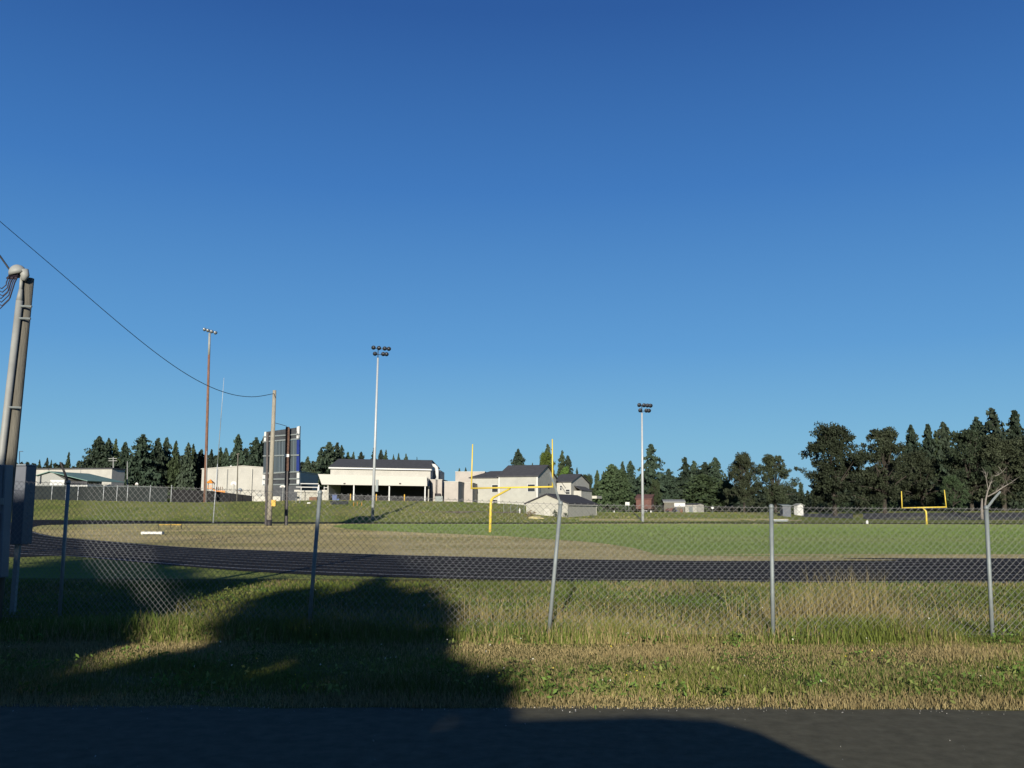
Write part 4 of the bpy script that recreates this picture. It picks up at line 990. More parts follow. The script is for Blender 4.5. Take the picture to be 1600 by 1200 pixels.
# ------------------------------------------------------------------ trees
def leaf_quads(c, s, flat=.0, asp=.62):
    n = len(c); a = rng.normal(size=(n, 3)); a /= np.linalg.norm(a, axis=1)[:, None]
    b = rng.normal(size=(n, 3)); b[:, 2] += flat*2*np.sign(b[:, 2]); b -= (b*a).sum(1)[:, None]*a; b /= np.linalg.norm(b, axis=1)[:, None]
    s = np.asarray(s)[:, None]
    v = np.stack([c-a*s, c+b*s*asp, c+a*s, c-b*s*asp], 1).reshape(-1, 3)
    f = np.arange(n*4).reshape(n, 4); return v, f
def conifer_pts(seed, slim=1.0, nb=230, droop=.25, gap=.0, base=.04, pw=.85, ls=1.0):
    g = np.random.default_rng(seed); V = []
    for i in range(nb):
        zf = base+(1-base)*((i+g.random())/nb)**1.08; zf = min(.99, zf)
        env = ((1-zf)**pw*.5*slim*(.62+.5*g.random())+.012)*(1+.16*math.sin(zf*27+seed)+.10*math.sin(zf*61+2*seed))
        if zf < base+.10: env *= .8
        th = g.random()*2*math.pi; env *= 1+.22*math.sin(th*2+seed+zf*5)+.14*math.sin(th*3-seed*2+zf*11)
        m = int(5+12*env/.5)
        for k in range(m):
            t = ((k+.8)/m)**.8; wob = .38*env*(g.random()-.5)
            p = np.array([math.cos(th)*env*t-math.sin(th)*wob*t, math.sin(th)*env*t+math.cos(th)*wob*t, zf-droop*env*t*t*.55+.03*t*(g.random()-.5)])
            V.append((*p, ls*.042*(1.3-.55*t)*(.6+.8*g.random())*(.5+.7*(1-zf)**.6)))
    return np.array(V)
def oak_pts(seed, nblob=34, leaves=190, low=.18):
    """limbs that fork to clumps of leaves of many sizes, so the outline is ragged and holes stay open"""
    g = np.random.default_rng(seed); P_ = []; limbs = []
    for i in range(nblob):
        th = g.random()*2*math.pi; zf = low+(.93-low)*g.random()**.75
        rmax = .50*math.sin(math.pi*min(.92, max(.24, (zf-low+.16)/(1.05-low))))**.60*(.82+.3*math.sin(th*3+seed)*math.sin(zf*9+seed))
        r = rmax*g.random()**.42
        c = np.array([r*math.cos(th), r*math.sin(th), zf]); br = .035+.075*g.random()**1.3
        limbs.append(c)
        for k in range(int(3+g.integers(5))):
            cc = c+np.clip(g.normal(size=3), -1.3, 1.3)*br*np.array([.7, .7, .45]); b2 = br*(.45+.5*g.random())
            n = int(leaves*.5*(b2/.07)**2)+6
            q = g.normal(size=(n, 3)); q /= np.linalg.norm(q, axis=1)[:, None]; q *= (g.random(n)**.55)[:, None]*b2; q[:, 2] *= .7
            P_.append(np.concatenate([cc+q, (.006+.012*g.random(n))[:, None]], 1))
    return np.concatenate(P_), limbs
PROTO = {}
def make_conifer(key, seed, m, **kw):
    pts = conifer_pts(seed, **kw); v, f = leaf_quads(pts[:, :3], pts[:, 3], .3)
    r = thing('conifer', (0, 0, 0), 'x', 'conifer tree')
    np_mesh('crown', v, f, m, r)
    mb = MB(); mb.path([(0, 0, -.05), (0, 0, .5), (0, 0, .96)], [.02, .012, .003], 7); mb.build('trunk', 'bark', r)
    PROTO[key] = [r, False]
def make_oak(key, seed, m, name='oak_tree', cat='oak tree', nblob=34, leaves=190, low=.15):
    pts, limbs = oak_pts(seed, nblob, leaves, low)
    v, f = leaf_quads(pts[:, :3], pts[:, 3])
    r = thing(name, (0, 0, 0), 'x', cat); np_mesh('crown', v, f, m, r)
    g = random.Random(seed); mb = MB(); fork = Vector((.01, 0, .26))
    mb.path([(0, 0, -.04), (.004, 0, .12), fork], [.034, .026, .022], 9)
    for c in limbs[:40]:
        c = Vector(c); md = fork+(c-fork)*.5+Vector((g.uniform(-.03, .03), g.uniform(-.03, .03), g.uniform(0, .05)))
        mb.path([fork+Vector((0, 0, g.uniform(-.06, .02))), md, c], [.012, .007, .002], 5)
    mb.build('trunk', 'bark', r); PROTO[key] = [r, False]
make_conifer('c0', 1, 'conifer', slim=.86, nb=330, pw=.72); make_conifer('c1', 2, 'conifer', slim=.95, nb=300, droop=.35, pw=.7)
make_conifer('c2', 3, 'conifer_b', slim=.9, nb=300, pw=.8); make_conifer('c3', 4, 'conifer', slim=1.0, nb=330, droop=.1, pw=.6)
make_conifer('c4', 5, 'conifer', slim=1.0, nb=170, droop=.5, pw=.72); make_conifer('col', 6, 'conifer_b', slim=.75, nb=240, pw=.35, base=.02)
make_conifer('c5', 9, 'conifer_b', slim=1.05, nb=380, pw=.5, base=.02)
make_oak('o0', 11, 'oak', nblob=95, leaves=165); make_oak('o1', 12, 'oak', nblob=88, leaves=165); make_oak('o2', 13, 'oak', nblob=125, leaves=165)
make_oak('br', 14, 'bright', 'maple_tree', 'broadleaf tree', 90, 150, .1); make_oak('br2', 15, 'bright', 'maple_tree', 'broadleaf tree', 80, 150, .1)
make_oak('rd', 16, 'conifer_b', 'broadleaf_tree', 'broadleaf tree', 100, 150, .06)
def place_tree(key, px, ytop, wpx, d, label, group, basey=None):
    base = at(px, d)
    if basey is not None: base.z = P(px, basey, d).z
    top = P(px, ytop, d); h = (top.z-base.z)*1.02; w = wpx*d/FPX
    kx = {'c': .60, 'o': 1.0, 'b': 1.0, 'r': 1.0}[key[0]]
    if key == 'col': kx = .65
    sc_ = (w/kx, w/kx, h); rz = random.uniform(0, 6.28)
    pr = PROTO[key]
    if not pr[1]:
        r = pr[0]; r.location = base; r.scale = sc_; r.rotation_euler = (0, 0, rz); r['label'] = label
        if group: r['group'] = group
        pr[1] = True; return r
    return dup(pr[0], base, sc_, rz, label, group)
GA, GB, GC, GD, GE, GF, GO = ('conifers behind the white warehouse', 'conifers behind the white gabled hall', 'conifers left of the covered hall', 'conifers over the covered hall roof', 'conifers behind the school', 'conifers right of the school', 'oaks beyond the far road')
T = [
 ('c2', 56, 720, 15, 420, 'left one of three tiny far conifers above the warehouse roof', GA), ('c1', 68, 717, 13, 430, 'tallest of three tiny far conifers above the warehouse roof', GA), ('c0', 74.5, 720, 10, 425, 'right one of three tiny far conifers above the warehouse roof', GA),
 ('rd', 90, 724, 18, 420, 'low rounded far tree left of the lone columnar tree', None), ('col', 101, 708, 12, 300, 'lone dark columnar tree behind the bent fence post arm', GA), ('rd', 117, 722, 16, 420, 'low rounded far tree right of the lone columnar tree', None),
 ('c3', 147, 684, 46, 300, 'broad dark conifer with stepped left side above the warehouse end', GA), ('c0', 163, 687, 34, 310, 'dark conifer second in the clump above the warehouse end', GA), ('c2', 174, 688, 24, 305, 'slim dark conifer at the right of the clump above the warehouse end', GA),
 ('c1', 189, 693, 30, 330, 'greyer thin-topped conifer behind the far power pole', GA), ('c3', 217, 681, 48, 295, 'tallest dark conifer between warehouse and red-brown pole', GA), ('c0', 241, 687, 38, 300, 'blunt dark conifer right of the tallest one left of the red-brown pole', GA),
 ('c1', 254, 686, 28, 310, 'pointed dark conifer midway between warehouse and red-brown pole', GA), ('c2', 269, 691, 30, 300, 'dark conifer third from the red-brown pole on its left', GA), ('c0', 289, 694, 30, 298, 'dark conifer second from the red-brown pole on its left', GA), ('c2', 297, 696, 24, 305, 'slim twin-tipped conifer next to the dark one left of the red-brown pole', GA), ('c1', 310, 704, 26, 310, 'short dark conifer nearest the left side of the red-brown pole', GA),
 ('c0', 326, 704, 22, 300, 'short conifer just right of the red-brown pole', GB), ('c2', 340, 701, 26, 310, 'conifer behind the thin banded mast', GB), ('c1', 349, 702, 22, 305, 'small conifer just right of the thin banded mast', GB), ('c0', 367, 681, 40, 300, 'tallest pointed conifer behind the white gabled hall', GB), ('c3', 395, 686, 40, 300, 'broad conifer behind the hall, left of the scoreboard', GB), ('c1', 408, 685, 34, 305, 'dark conifer touching the left edge of the scoreboard', GB), ('c0', 432, 700, 40, 300, 'conifer mostly hidden behind the scoreboard', GB),
 ('c1', 478, 715, 26, 300, 'low conifer just right of the scoreboard', GC), ('c2', 499, 702, 30, 300, 'conifer left of the tallest one between scoreboard and covered hall', GC), ('c3', 511, 693, 46, 290, 'tallest dark conifer between the scoreboard and covered hall', GC), ('c0', 524, 694, 34, 300, 'sharp-tipped conifer right of the tallest left of the covered hall', GC), ('c1', 531, 698, 30, 295, 'conifer standing behind the left end of the dark roof', GC), ('c2', 541, 708, 26, 310, 'short conifer on the left slope of the dark hall roof', GC),
 ('c0', 550, 708, 15, 400, 'first small conifer tip over the dark roof, left of the light pole', GD), ('c3', 562, 708, 24, 400, 'rounded conifer over the dark roof, midway to the light pole', GD), ('c0', 582, 702, 22, 390, 'conifer over the dark roof directly left of the light pole', GD), ('c1', 593, 705, 22, 395, 'conifer over the dark roof directly right of the light pole', GD), ('c2', 601, 705, 18, 390, 'second conifer right of the light pole over the dark roof', GD), ('c0', 613, 712, 12, 400, 'small thin conifer third right of the light pole over the dark roof', GD), ('c1', 621, 710, 12, 400, 'pointed small conifer fourth right of the light pole over the dark roof', GD), ('c3', 633, 711, 18, 400, 'last broad conifer tip over the right half of the dark roof', GD), ('c0', 650, 716, 8, 420, 'tiny lone conifer tip at the right of the dark roof', GD),
 ('c3', 717, 733, 12, 420, 'tiny conifer left one above the pinkish block', GE), ('c1', 727, 732, 12, 420, 'tiny conifer right one above the pinkish block', GE),
 ('c3', 809, 703.5, 32, 300, 'single full conifer rising over the classroom roof', GE), ('c1', 832, 725, 14, 330, 'small conifer tip between the full conifer and the bright green tree', GE), ('c0', 856, 696.5, 30, 310, 'dark conifer behind the bright green tree by the goal upright', GE),
 ('br', 853, 706, 40, 270, 'bright green broadleaf tree behind the right goal upright', None), ('br2', 884, 731, 34, 262, 'low bright yellow-green tree over the gabled house roof', None),
 ('c2', 879, 706, 26, 300, 'dark slender conifer left one over the gabled house', GE), ('c1', 888, 714, 28, 300, 'dark conifer right one over the gabled house', GE), ('c0', 902, 732, 12, 330, 'tiny conifer tip above the gabled house ridge', GE),
 ('rd', 917, 740, 34, 285, 'rounded olive tree right of the gabled house gable', None), ('c2', 934, 736, 22, 290, 'first pointed conifer right of the gabled house', GF), ('c1', 944, 738, 18, 300, 'second smaller conifer right of the gabled house', GF), ('c5', 957, 727, 44, 280, 'wide mid-green conifer midway between gabled house and far light pole', GF), ('c5', 971, 735, 34, 275, 'bushy green conifer just right of the wide mid-green one', GF), ('c0', 974, 723, 22, 320, 'dark conifer behind the wide mid-green one', GF), ('c1', 986, 722, 30, 300, 'dark conifer left of the far light pole', GF),
 ('c4', 1019, 696, 54, 285, 'tallest ragged conifer just right of the far light pole', GF), ('rd', 1024, 748, 26, 270, 'dark green rounded tree at the foot of the tallest ragged conifer', None), ('c3', 1046, 734, 30, 300, 'stubby pale-tipped conifer right of the tallest ragged one', GF),
 ('c4', 1072, 716, 42, 300, 'ragged conifer above the small cream shed, left one', GF), ('c0', 1086, 722, 36, 310, 'narrow conifer above the small cream shed', GF), ('c3', 1103, 724, 44, 305, 'blunt conifer right of the narrow one above the small cream shed', GF), ('c1', 1120, 717, 40, 300, 'pointed conifer left of the two smaller oaks', GF), ('c5', 1100, 742, 62, 275, 'broad dark green tree mass in front behind the cream shed', GF), ('rd', 1136, 748, 38, 270, 'rounded dark tree at the left foot of the smaller oaks', None),
 ('o1', 1163, 708, 66, 245, 'left one of the two smaller oaks, left of the fourth fence post', GO), ('o0', 1212, 711, 70, 240, 'right one of the two smaller oaks, behind the fourth fence post', GO), ('c1', 1253, 754, 14, 420, 'small distant conifer in the gap between the oaks', GF),
 ('o2', 1305, 664, 118, 238, 'largest oak at the left end of the right-hand grove', GO), ('o0', 1383, 670, 108, 240, 'second large oak of the right-hand grove, left of the farther goal', GO),
 ('c1', 1431, 667, 50, 300, 'hazy pointed conifer above the left upright of the farther goal', GF), ('c0', 1458, 666, 50, 300, 'pointed conifer directly above the farther goal', GF), ('c2', 1470, 676, 40, 300, 'shorter conifer between two pointed ones above the farther goal', GF), ('c1', 1483, 663, 52, 300, 'pointed conifer above the right upright of the farther goal', GF),
 ('o1', 1442, 706, 92, 262, 'dark oak directly behind the farther goal', GO), ('o0', 1519, 672, 100, 248, 'tall dark oak left of the last fence post', GO), ('c3', 1537, 655, 56, 290, 'conifer left of the highest one at the right edge', GF), ('c4', 1561, 641, 84, 285, 'highest ragged conifer near the right edge', GF), ('c0', 1597, 645, 66, 285, 'tall conifer cut by the right picture edge', GF),
 ('o2', 1570, 684, 120, 245, 'broad dark oak behind the last fence post and bare tree', GO), ('rd', 1490, 742, 46, 235, 'olive bushy tree right of the farther goal', None), ('o1', 1632, 676, 110, 245, 'dark oak cut by the right picture edge', GO),
]
for (key, px, yt, w, d, lab, grp) in T: place_tree(key, px, yt, w, d, lab, grp)
# far wood behind the single trees: one mass of small conifers
allv, allf, off = [], [], 0
base_pts = [conifer_pts(40+i, nb=90, slim=1.1, pw=.65, ls=1.5) for i in range(4)]
xs = list(np.arange(-260, 520, 9))+list(np.arange(520, 660, 9))+list(np.arange(905, 1245, 7))+list(np.arange(1245, 1275, 9))+list(np.arange(1275, 1900, 7))
for px in xs:
    d = 340+rng.random()*50
    ytop = np.interp(px, [-260, 40, 60, 130, 150, 320, 420, 480, 530, 560, 660, 905, 950, 1100, 1140, 1240, 1260, 1275, 1300, 1420, 1560, 1900], [720, 722, 726, 726, 708, 712, 706, 724, 717, 722, 724, 758, 752, 748, 756, 764, 770, 764, 742, 722, 712, 712])+rng.normal()*3
    b = at(px, d); top = P(px, ytop, d); h = top.z-b.z
    pts = base_pts[int(rng.integers(4))].copy(); w = h*(.75+.35*rng.random())
    an = rng.random()*6.28; ca, sa = math.cos(an), math.sin(an)
    q = pts[:, :3].copy(); q[:, 0], q[:, 1] = (pts[:, 0]*ca-pts[:, 1]*sa)*w, (pts[:, 0]*sa+pts[:, 1]*ca)*w; q[:, 2] *= h
    v, f = leaf_quads(q+np.array(b), pts[:, 3]*h); allv.append(v); allf.append(f+off); off += len(v)
tag(np_mesh('far_wood', np.concatenate(allv), np.concatenate(allf), 'conifer'), 'continuous dark wood closing the horizon behind the single trees', 'wood', kind='stuff')
# bushes at the foot of the grove
allv, allf, off = [], [], 0
for px in np.concatenate([np.arange(1266, 1780, 7)]):
    d = 262+rng.random()*50; b = at(px, d); h = 2.0+2.5*rng.random(); n = 130
    q = rng.normal(size=(n, 3)); q /= np.linalg.norm(q, axis=1)[:, None]; q *= (rng.random(n)**.4)[:, None]
    q = q*np.array([h*.7, h*.7, h*.55])+np.array([0, 0, h*.45]); v, f = leaf_quads(q+np.array(b), .18+.22*rng.random(n)); allv.append(v); allf.append(f+off); off += len(v)
tag(np_mesh('undergrowth', np.concatenate(allv), np.concatenate(allf), 'conifer_b'), 'low dark undergrowth beneath the right-hand oaks', 'undergrowth', kind='stuff')
# bare pale tree at right
b = hit(1534.5, 811.5); d = b.y
sn = thing('bare_tree', b, 'bare pale-barked dead tree beside the last fence post', 'tree')
mb = MB(); mb.path([b+Vector((0, 0, -.3)), P(1534, 795, d), P(1534.5, 779, d)], [.38, .30, .17], 8); mb.build('trunk', 'pale_bark', sn, True)
mb = MB(); mb.path([P(1538, 800, d), P(1540, 782, d), P(1543, 768, d), P(1547, 757, d), P(1550, 750, d)], [.26, .2, .16, .12, .05], 7); mb.path([P(1543, 776, d), P(1556, 769, d), P(1566, 762, d), P(1574, 757.5, d), P(1583, 752, d)], [.16, .15, .13, .1, .04], 7)
mb.path([P(1544, 766, d), P(1541, 748, d), P(1540, 737, d)], [.11, .09, .04], 6); mb.path([P(1542, 745, d), P(1543.5, 737, d)], [.06, .03], 5); mb.path([P(1552, 744, d), P(1559, 742.5, d), P(1566, 737.5, d)], [.06, .08, .05], 6); mb.build('limb', 'pale_bark', sn, True)
mb = MB(); g = random.Random(4)
for (x0, y0) in [(1541, 748), (1540, 740), (1547, 757), (1550, 750), (1566, 762), (1574, 757), (1583, 752), (1556, 769), (1543, 768), (1566, 738), (1560, 742)]*3:
    p = P(x0, y0, d); e = p+Vector((g.uniform(-1.2, 1.6), g.uniform(-1, 1), g.uniform(.3, 1.6))); mb.path([p, p+(e-p)*.5+Vector((g.uniform(-.15, .15), 0, .1)), e], [.05, .035, .012], 4)
mb.build('twigs', 'pale_bark', sn)

# ------------------------------------------------------------------ trees behind the camera that shade the left foreground
SH = [(-700, 872), (-300, 876), (0, 893), (60, 886), (110, 876), (190, 878), (268, 891), (310, 901), (306, 928), (280, 961), (243, 991), (205, 1003), (150, 1012), (140, 1040), (200, 1043), (260, 1022), (335, 1016), (352, 998), (372, 962), (410, 938), (480, 925), (556, 926), (585, 900), (607, 906), (612, 922), (700, 934), (722, 965), (718, 1000), (688, 1018), (705, 1030), (740, 1046), (772, 1040), (800, 1062), (806, 1085), (792, 1107), (784, 1130), (760, 1240), (700, 1600), (-700, 1600)]
def vnoise(x, y, s, seed):
    g = np.random.default_rng(seed); t = g.random((64, 64)); x = x*s; y = y*s
    xi, yi = np.floor(x).astype(int), np.floor(y).astype(int); fx, fy = x-xi, y-yi; fx, fy = fx*fx*(3-2*fx), fy*fy*(3-2*fy)
    a = t[xi % 64, yi % 64]; b = t[(xi+1) % 64, yi % 64]; c = t[xi % 64, (yi+1) % 64]; d = t[(xi+1) % 64, (yi+1) % 64]
    return a*(1-fx)*(1-fy)+b*fx*(1-fy)+c*(1-fx)*fy+d*fx*fy
def inside(x, y, poly):
    x = np.asarray(x); y = np.asarray(y); r = np.zeros(x.shape, bool); j = len(poly)-1
    for i in range(len(poly)):
        xi, yi = poly[i]; xj, yj = poly[j]
        c = ((yi > y) != (yj > y)) & (x < (xj-xi)*(y-yi)/(yj-yi+1e-9)+xi); r ^= c; j = i
    return r
def shade_trees():
    TY = -13.0; Lv = np.array(L)
    # candidate leaves through the crowns' volume; those kept shade what lies in shade in the photo
    n = 260000
    c = np.stack([rng.uniform(-26, 2.2, n), TY+rng.uniform(-2.2, 2.2, n), rng.uniform(2.2, 11.5, n)], 1)
    t = -c[:, 2]/Lv[2]; g = c+Lv[None]*t[:, None]
    front = g[:, 1] > 3.2
    px, py = proj(np.where(front[:, None], g, np.array([0, 10, 0.])))
    ok = np.where(front, inside(px+rng.normal(size=n)*9+14*(vnoise(c[:, 0], c[:, 2], 1.3, 51)-.5), py+rng.normal(size=n)*4+12*(vnoise(c[:, 0], c[:, 2], 1.1, 52)-.5), SH), c[:, 0] < -1.6)
    tc = (12.6-c[:, 1])/Lv[1]; xc, zc = c[:, 0]+Lv[0]*tc, c[:, 2]+Lv[2]*tc
    ok |= (xc < -6.55) & (xc > -11) & (zc > .2) & (zc < 2.35)
    c = c[ok]; c = c[rng.permutation(len(c))[:34000]]
    labs = ['leafy roadside tree behind the viewpoint, far left one', 'leafy roadside tree behind the viewpoint, middle one', 'leafy roadside tree behind the viewpoint, right one nearest the car']
    ctr = [-19.0, -11.0, -4.5]
    which = np.argmin(np.abs(c[:, 0][:, None]-np.array(ctr)[None]), 1)
    for k in range(3):
        q = c[which == k]
        if len(q) < 10: continue
        r = thing('roadside_tree', (ctr[k], TY, 0), labs[k], 'tree', 'roadside trees behind the viewpoint')
        v, f = leaf_quads(q-np.array([ctr[k], TY, 0]), .13+.10*rng.random(len(q))); np_mesh('crown', v, f, 'shade_leaf', r)
        mb = MB(); mb.path([(ctr[k], TY, -.3), (ctr[k]+.1, TY, 2), (ctr[k], TY+.1, 4.5)], [.26, .2, .12], 9)
        for s in q[rng.permutation(len(q))[:24]]: mb.path([(ctr[k]+.05, TY, 2.6), tuple(np.array([ctr[k], TY, 3.2])*.4+s*.6), tuple(s)], [.07, .04, .015], 5)
        mb.build('trunk', 'bark', r)
shade_trees()
scrub('brush_pile', 330, 847.5, 2.6, .5, 'scrub', 'low heap of dead brush on the dry infield right of the white bench', 'brush pile')  # pile of loose dead brush built from leaf quads, not a growing bush
scrub('shrub', 829, 807.5, 2.0, 1.3, 'scrub', 'dry brownish shrub at the left corner of the cream hut', 'shrub')
scrub('shrub', 867, 808.5, .9, 1.5, 'conifer_b', 'small upright weed against the gable wall of the cream hut', 'shrub', 90)
scrub('shrub', 883, 808.5, 1.3, 1.0, 'conifer_b', 'low dark shrub at the near corner of the cream hut', 'shrub', 90)
scrub('hedge', 1248, 800.6, 5.0, 1.5, 'conifer_b', 'low green hedge in front of the tiny white house', 'hedge', 420)
scrub('shrub', 925, 808.5, 1.0, .7, 'conifer_b', 'low dark shrub at the right end of the cream hut', 'shrub', 90)
n = 700; x = (rng.random(n)*2-1)*8; y = 7.93-np.abs(rng.normal(size=n))*np.where(rng.random(n) < .7, .10, 1.6); zz = np.full(n, .010)
v, f = leaf_quads(np.stack([x, y, zz], 1), .003+.006*rng.random(n)**2); tag(np_mesh('loose_gravel', v, f, 'concrete'), 'pale stone chips lying on the asphalt edge', 'gravel', kind='stuff')

# ------------------------------------------------------------------ the car just behind the viewpoint (its shadow lies on the road)
def car():
    S = .85; r = thing('car', (.45, -1.05, 0), 'silver car standing on the road, its roof shadow in the foreground', 'car')
    Y0, Y1 = -1.95, -.12
    prof = [(-2.75, .45), (-2.8, .95), (-2.62, 1.12), (1.25, 1.06), (2.05, .93), (2.25, .75), (2.25, .40), (1.95, .32), (-2.5, .32)]
    mb = MB(); mb.prism([(x+S, Y0, zz) for x, zz in prof], (0, Y1-Y0, 0)); mb.build('body', 'car_paint', r, bevel=.06)
    # cabin: lofted with inward lean
    low = [(-2.62+S, 1.1), (1.28+S, 1.05)]; up = [(-2.35+S, 1.70), (-1.7+S, 1.83), (-.5+S, 1.87), (.05+S, 1.84), (.32+S, 1.75)]
    ins = .17
    def side(y, s):
        return [(low[0][0], y, low[0][1])]+[(x, y+s*ins, zz) for x, zz in up]+[(low[1][0], y, low[1][1])]
    A, B = side(Y0+.02, 1), side(Y1-.02, -1); n = len(A)
    mb = MB(); mb.add(A+B, [tuple(range(n))[::-1], tuple(range(n, 2*n))]+[(i, (i+1) % n, n+(i+1) % n, n+i) for i in range(n)])
    mb.build('cabin', 'car_paint', r, bevel=.04)
    mb = MB()
    for x0, x1, xa, xb in ((-2.3, -1.3, -2.15, -1.25), (-1.2, -.3, -1.15, -.3), (-.22, .95, -.22, .22)):
        y0, y1 = Y1-.012, Y1-.012-ins*.78
        mb.prism([(x0+S, y0-.02, 1.14), (x1+S, y0-.02, 1.14), (xb+S, y1, 1.66), (xa+S, y1, 1.66)], (0, .012, 0))
    mb.build('side_window', 'glass', r)
    for x in (-1.95+S, 1.5+S):
        for y in (Y0+.0, Y1-.2):
            mb = MB(); mb.path([(x, y, .34), (x, y+.2, .34)], .34, 24); w = mb.build('wheel', 'tyre', r)
            mb = MB(); mb.path([(x, y-.01, .34), (x, y+.21, .34)], .2, 16); mb.build('rim', 'galv', w)
    mb = MB(); mb.box((.75+S, Y1+.0, 1.02), (.95+S, Y1+.11, 1.15)); mb.build('wing_mirror', 'car_paint', r, bevel=.02)
car()

# ------------------------------------------------------------------ grass
GREEN, OLIVE, STRAW, PALE, DARK = map(np.array, ((.075, .112, .020), (.118, .128, .028), (.205, .155, .068), (.25, .205, .10), (.05, .085, .02)))
def blades(name, x, y, h, w, col, label, lean=.35, z=None):
    n = len(x); z = gz(x, y) if z is None else z
    th = rng.random(n)*2*math.pi; dx, dy = np.cos(th)*w/2, np.sin(th)*w/2
    lt = rng.random(n)*2*math.pi; lr = h*lean*rng.random(n)**.7
    bx, by = np.cos(lt)*lr, np.sin(lt)*lr
    b = np.stack([x, y, z-.01], 1)
    v = np.empty((n, 5, 3)); o = np.zeros((n, 3)); o[:, 0], o[:, 1] = dx, dy
    m_ = b+np.stack([bx*.35, by*.35, h*.6], 1); t = b+np.stack([bx, by, h*np.sqrt(np.maximum(.1, 1-(lr/h)**2*.6))], 1)
    v[:, 0] = b-o; v[:, 1] = b+o; v[:, 2] = m_+o*.7; v[:, 3] = m_-o*.7; v[:, 4] = t
    i = np.arange(n)[:, None]*5
    # two quads, the second folded to a tip
    f = np.concatenate([i+np.array([[0, 1, 2]]), i+np.array([[0, 2, 3]]), i+np.array([[3, 2, 4]])])
    tint = np.repeat(col, 5, 0)
    return tag(np_mesh(name, v.reshape(-1, 3), f, 'blade', None, tint), label, 'grass', kind='stuff')
def mix(a, b, t): return a[None]*(1-t[:, None])+b[None]*t[:, None]
def tint_for(x, y, dry):
    n = len(x); g = rng.random(n)
    c = mix(GREEN, OLIVE, np.clip(vnoise(x, y, .55, 3)*1.5-.25+.35*(g-.5), 0, 1))
    d = np.clip(dry+.5*(vnoise(x, y, 1.3, 5)-.5)+.5*(vnoise(x, y, .42, 6)-.45), 0, 1)
    isdry = rng.random(n) < d
    st = mix(STRAW, PALE, rng.random(n)); c[isdry] = st[isdry]
    return 1.10*c*((.75+.5*rng.random(n))*(.8+.45*vnoise(x, y, .7, 31)))[:, None]
def scatter(n, y0, y1, half, pw=1.0):
    y = y0+(y1-y0)*rng.random(n)**pw; x = (rng.random(n)*2-1)*half(y); return x, y
# mown verge
x, y = scatter(150000, 7.88, 12.0, lambda q: q*.66+1.0)
dry = np.interp(y, [7.9, 8.2, 8.5, 9.8, 10.4, 11.1, 11.6, 12], [.97, .85, .22, .16, .5, .85, .6, .3])
h = (.05+.07*rng.random(len(x)))*np.interp(y, [7.9, 8.3, 8.8, 10.2, 11.2], [.55, .8, .95, .7, .6])*(.45+1.0*vnoise(x, y, 1.1, 8))
blades('verge_grass', x, y, h, .005+.004*rng.random(len(x)), tint_for(x, y, dry), 'mown green and straw coloured grass between road and fence', .6)
# taller strip at the fence foot
x, y = scatter(42000, 11.6, 13.5, lambda q: q*.66+1.0)
h = (.10+.16*rng.random(len(x)))*(.5+1.0*vnoise(x, y, .8, 9))*np.interp(y, [11.6, 12.0, 12.9, 13.5], [.5, 1, 1, .7])
blades('fence_grass', x, y, h, .006+.006*rng.random(len(x)), tint_for(x, y, np.full(len(x), .22)), 'taller green grass along the foot of the roadside fence', .45)
# rough between fence and track
x, y = scatter(95000, 13.2, 21.6, lambda q: q*.66+1.0, .9)
px, py = proj(np.stack([x, y, np.zeros_like(x)], 1))
h = (.04+.07*rng.random(len(x)))*(.5+1.0*vnoise(x, y, .5, 10))
blades('rough_grass', x, y, h, .009+.008*rng.random(len(x)), tint_for(x, y, .05+.22*(vnoise(x, y, .35, 12) > .62))*.84, 'uneven rough grass between the fence and running track', .5)
# tall dry stalks in clumps
cl = [(1345, 985, .8, 520, 1.0), (1295, 985, 1.2, 480, .75), (1245, 985, .8, 330, .7), (1395, 985, .9, 240, .6), (1500, 985, 1.5, 180, .45), (845, 985, .6, 200, .62), (740, 985, .6, 170, .62), (905, 985, 1.2, 150, .45), (1080, 985, 1.5, 140, .4), (950, 985, 1.6, 140, .38), (1590, 985, 1.0, 110, .45), (640, 985, 1.0, 100, .4), (300, 985, 1.2, 110, .4)]
X_, Y_, H_ = [], [], []
for cx, cy, r, n, hh in cl:
    g0 = G(cx, cy); X_.append(g0.x+rng.normal(size=n)*r*.42); Y_.append(g0.y+.1+np.abs(rng.normal(size=n))*r*.5); H_.append(hh*(.35+.65*rng.random(n)**1.3))
x, y, h = map(np.concatenate, (X_, Y_, H_))
blades('dry_stalks', x, y, h, .005+.004*rng.random(len(x)), mix(np.array((.20, .165, .06)), np.array((.34, .275, .125)), rng.random(len(x)))*(.7+.5*rng.random(len(x)))[:, None], 'tall straw coloured grass stalks growing along the fence', .42)
# clumps of coarser weeds and darker tussocks
V_, F_, C_, o_ = [], [], [], 0
for i in range(380):
    y0 = 8.3+12*rng.random()**1.2; x0 = (rng.random()*2-1)*y0*.64; n = int(14+30*rng.random()); rr = .05+.13*rng.random()
    if 10.2 < y0 < 11.4 and rng.random() < .6: continue
    q = rng.normal(size=(n, 3))*np.array([rr, rr, 0]); q[:, 2] = (.02+.11*rng.random(n))*(.6+rr*4); q[:, :2] += (x0, y0)
    v, f = leaf_quads(q, .014+.022*rng.random(n), .4, .4); V_.append(v); F_.append(f+o_); o_ += len(v)
    c = (np.array((.075, .12, .024)) if rng.random() < .6 else np.array((.14, .16, .045)))*(.7+.6*rng.random()); C_.append(np.repeat(c[None]*(.7+.6*rng.random((n, 1))), 4, 0))
tag(np_mesh('weeds', np.concatenate(V_), np.concatenate(F_), 'blade', None, np.concatenate(C_)), 'clumps of broad leaved weeds among the verge grass', 'weeds', kind='stuff')
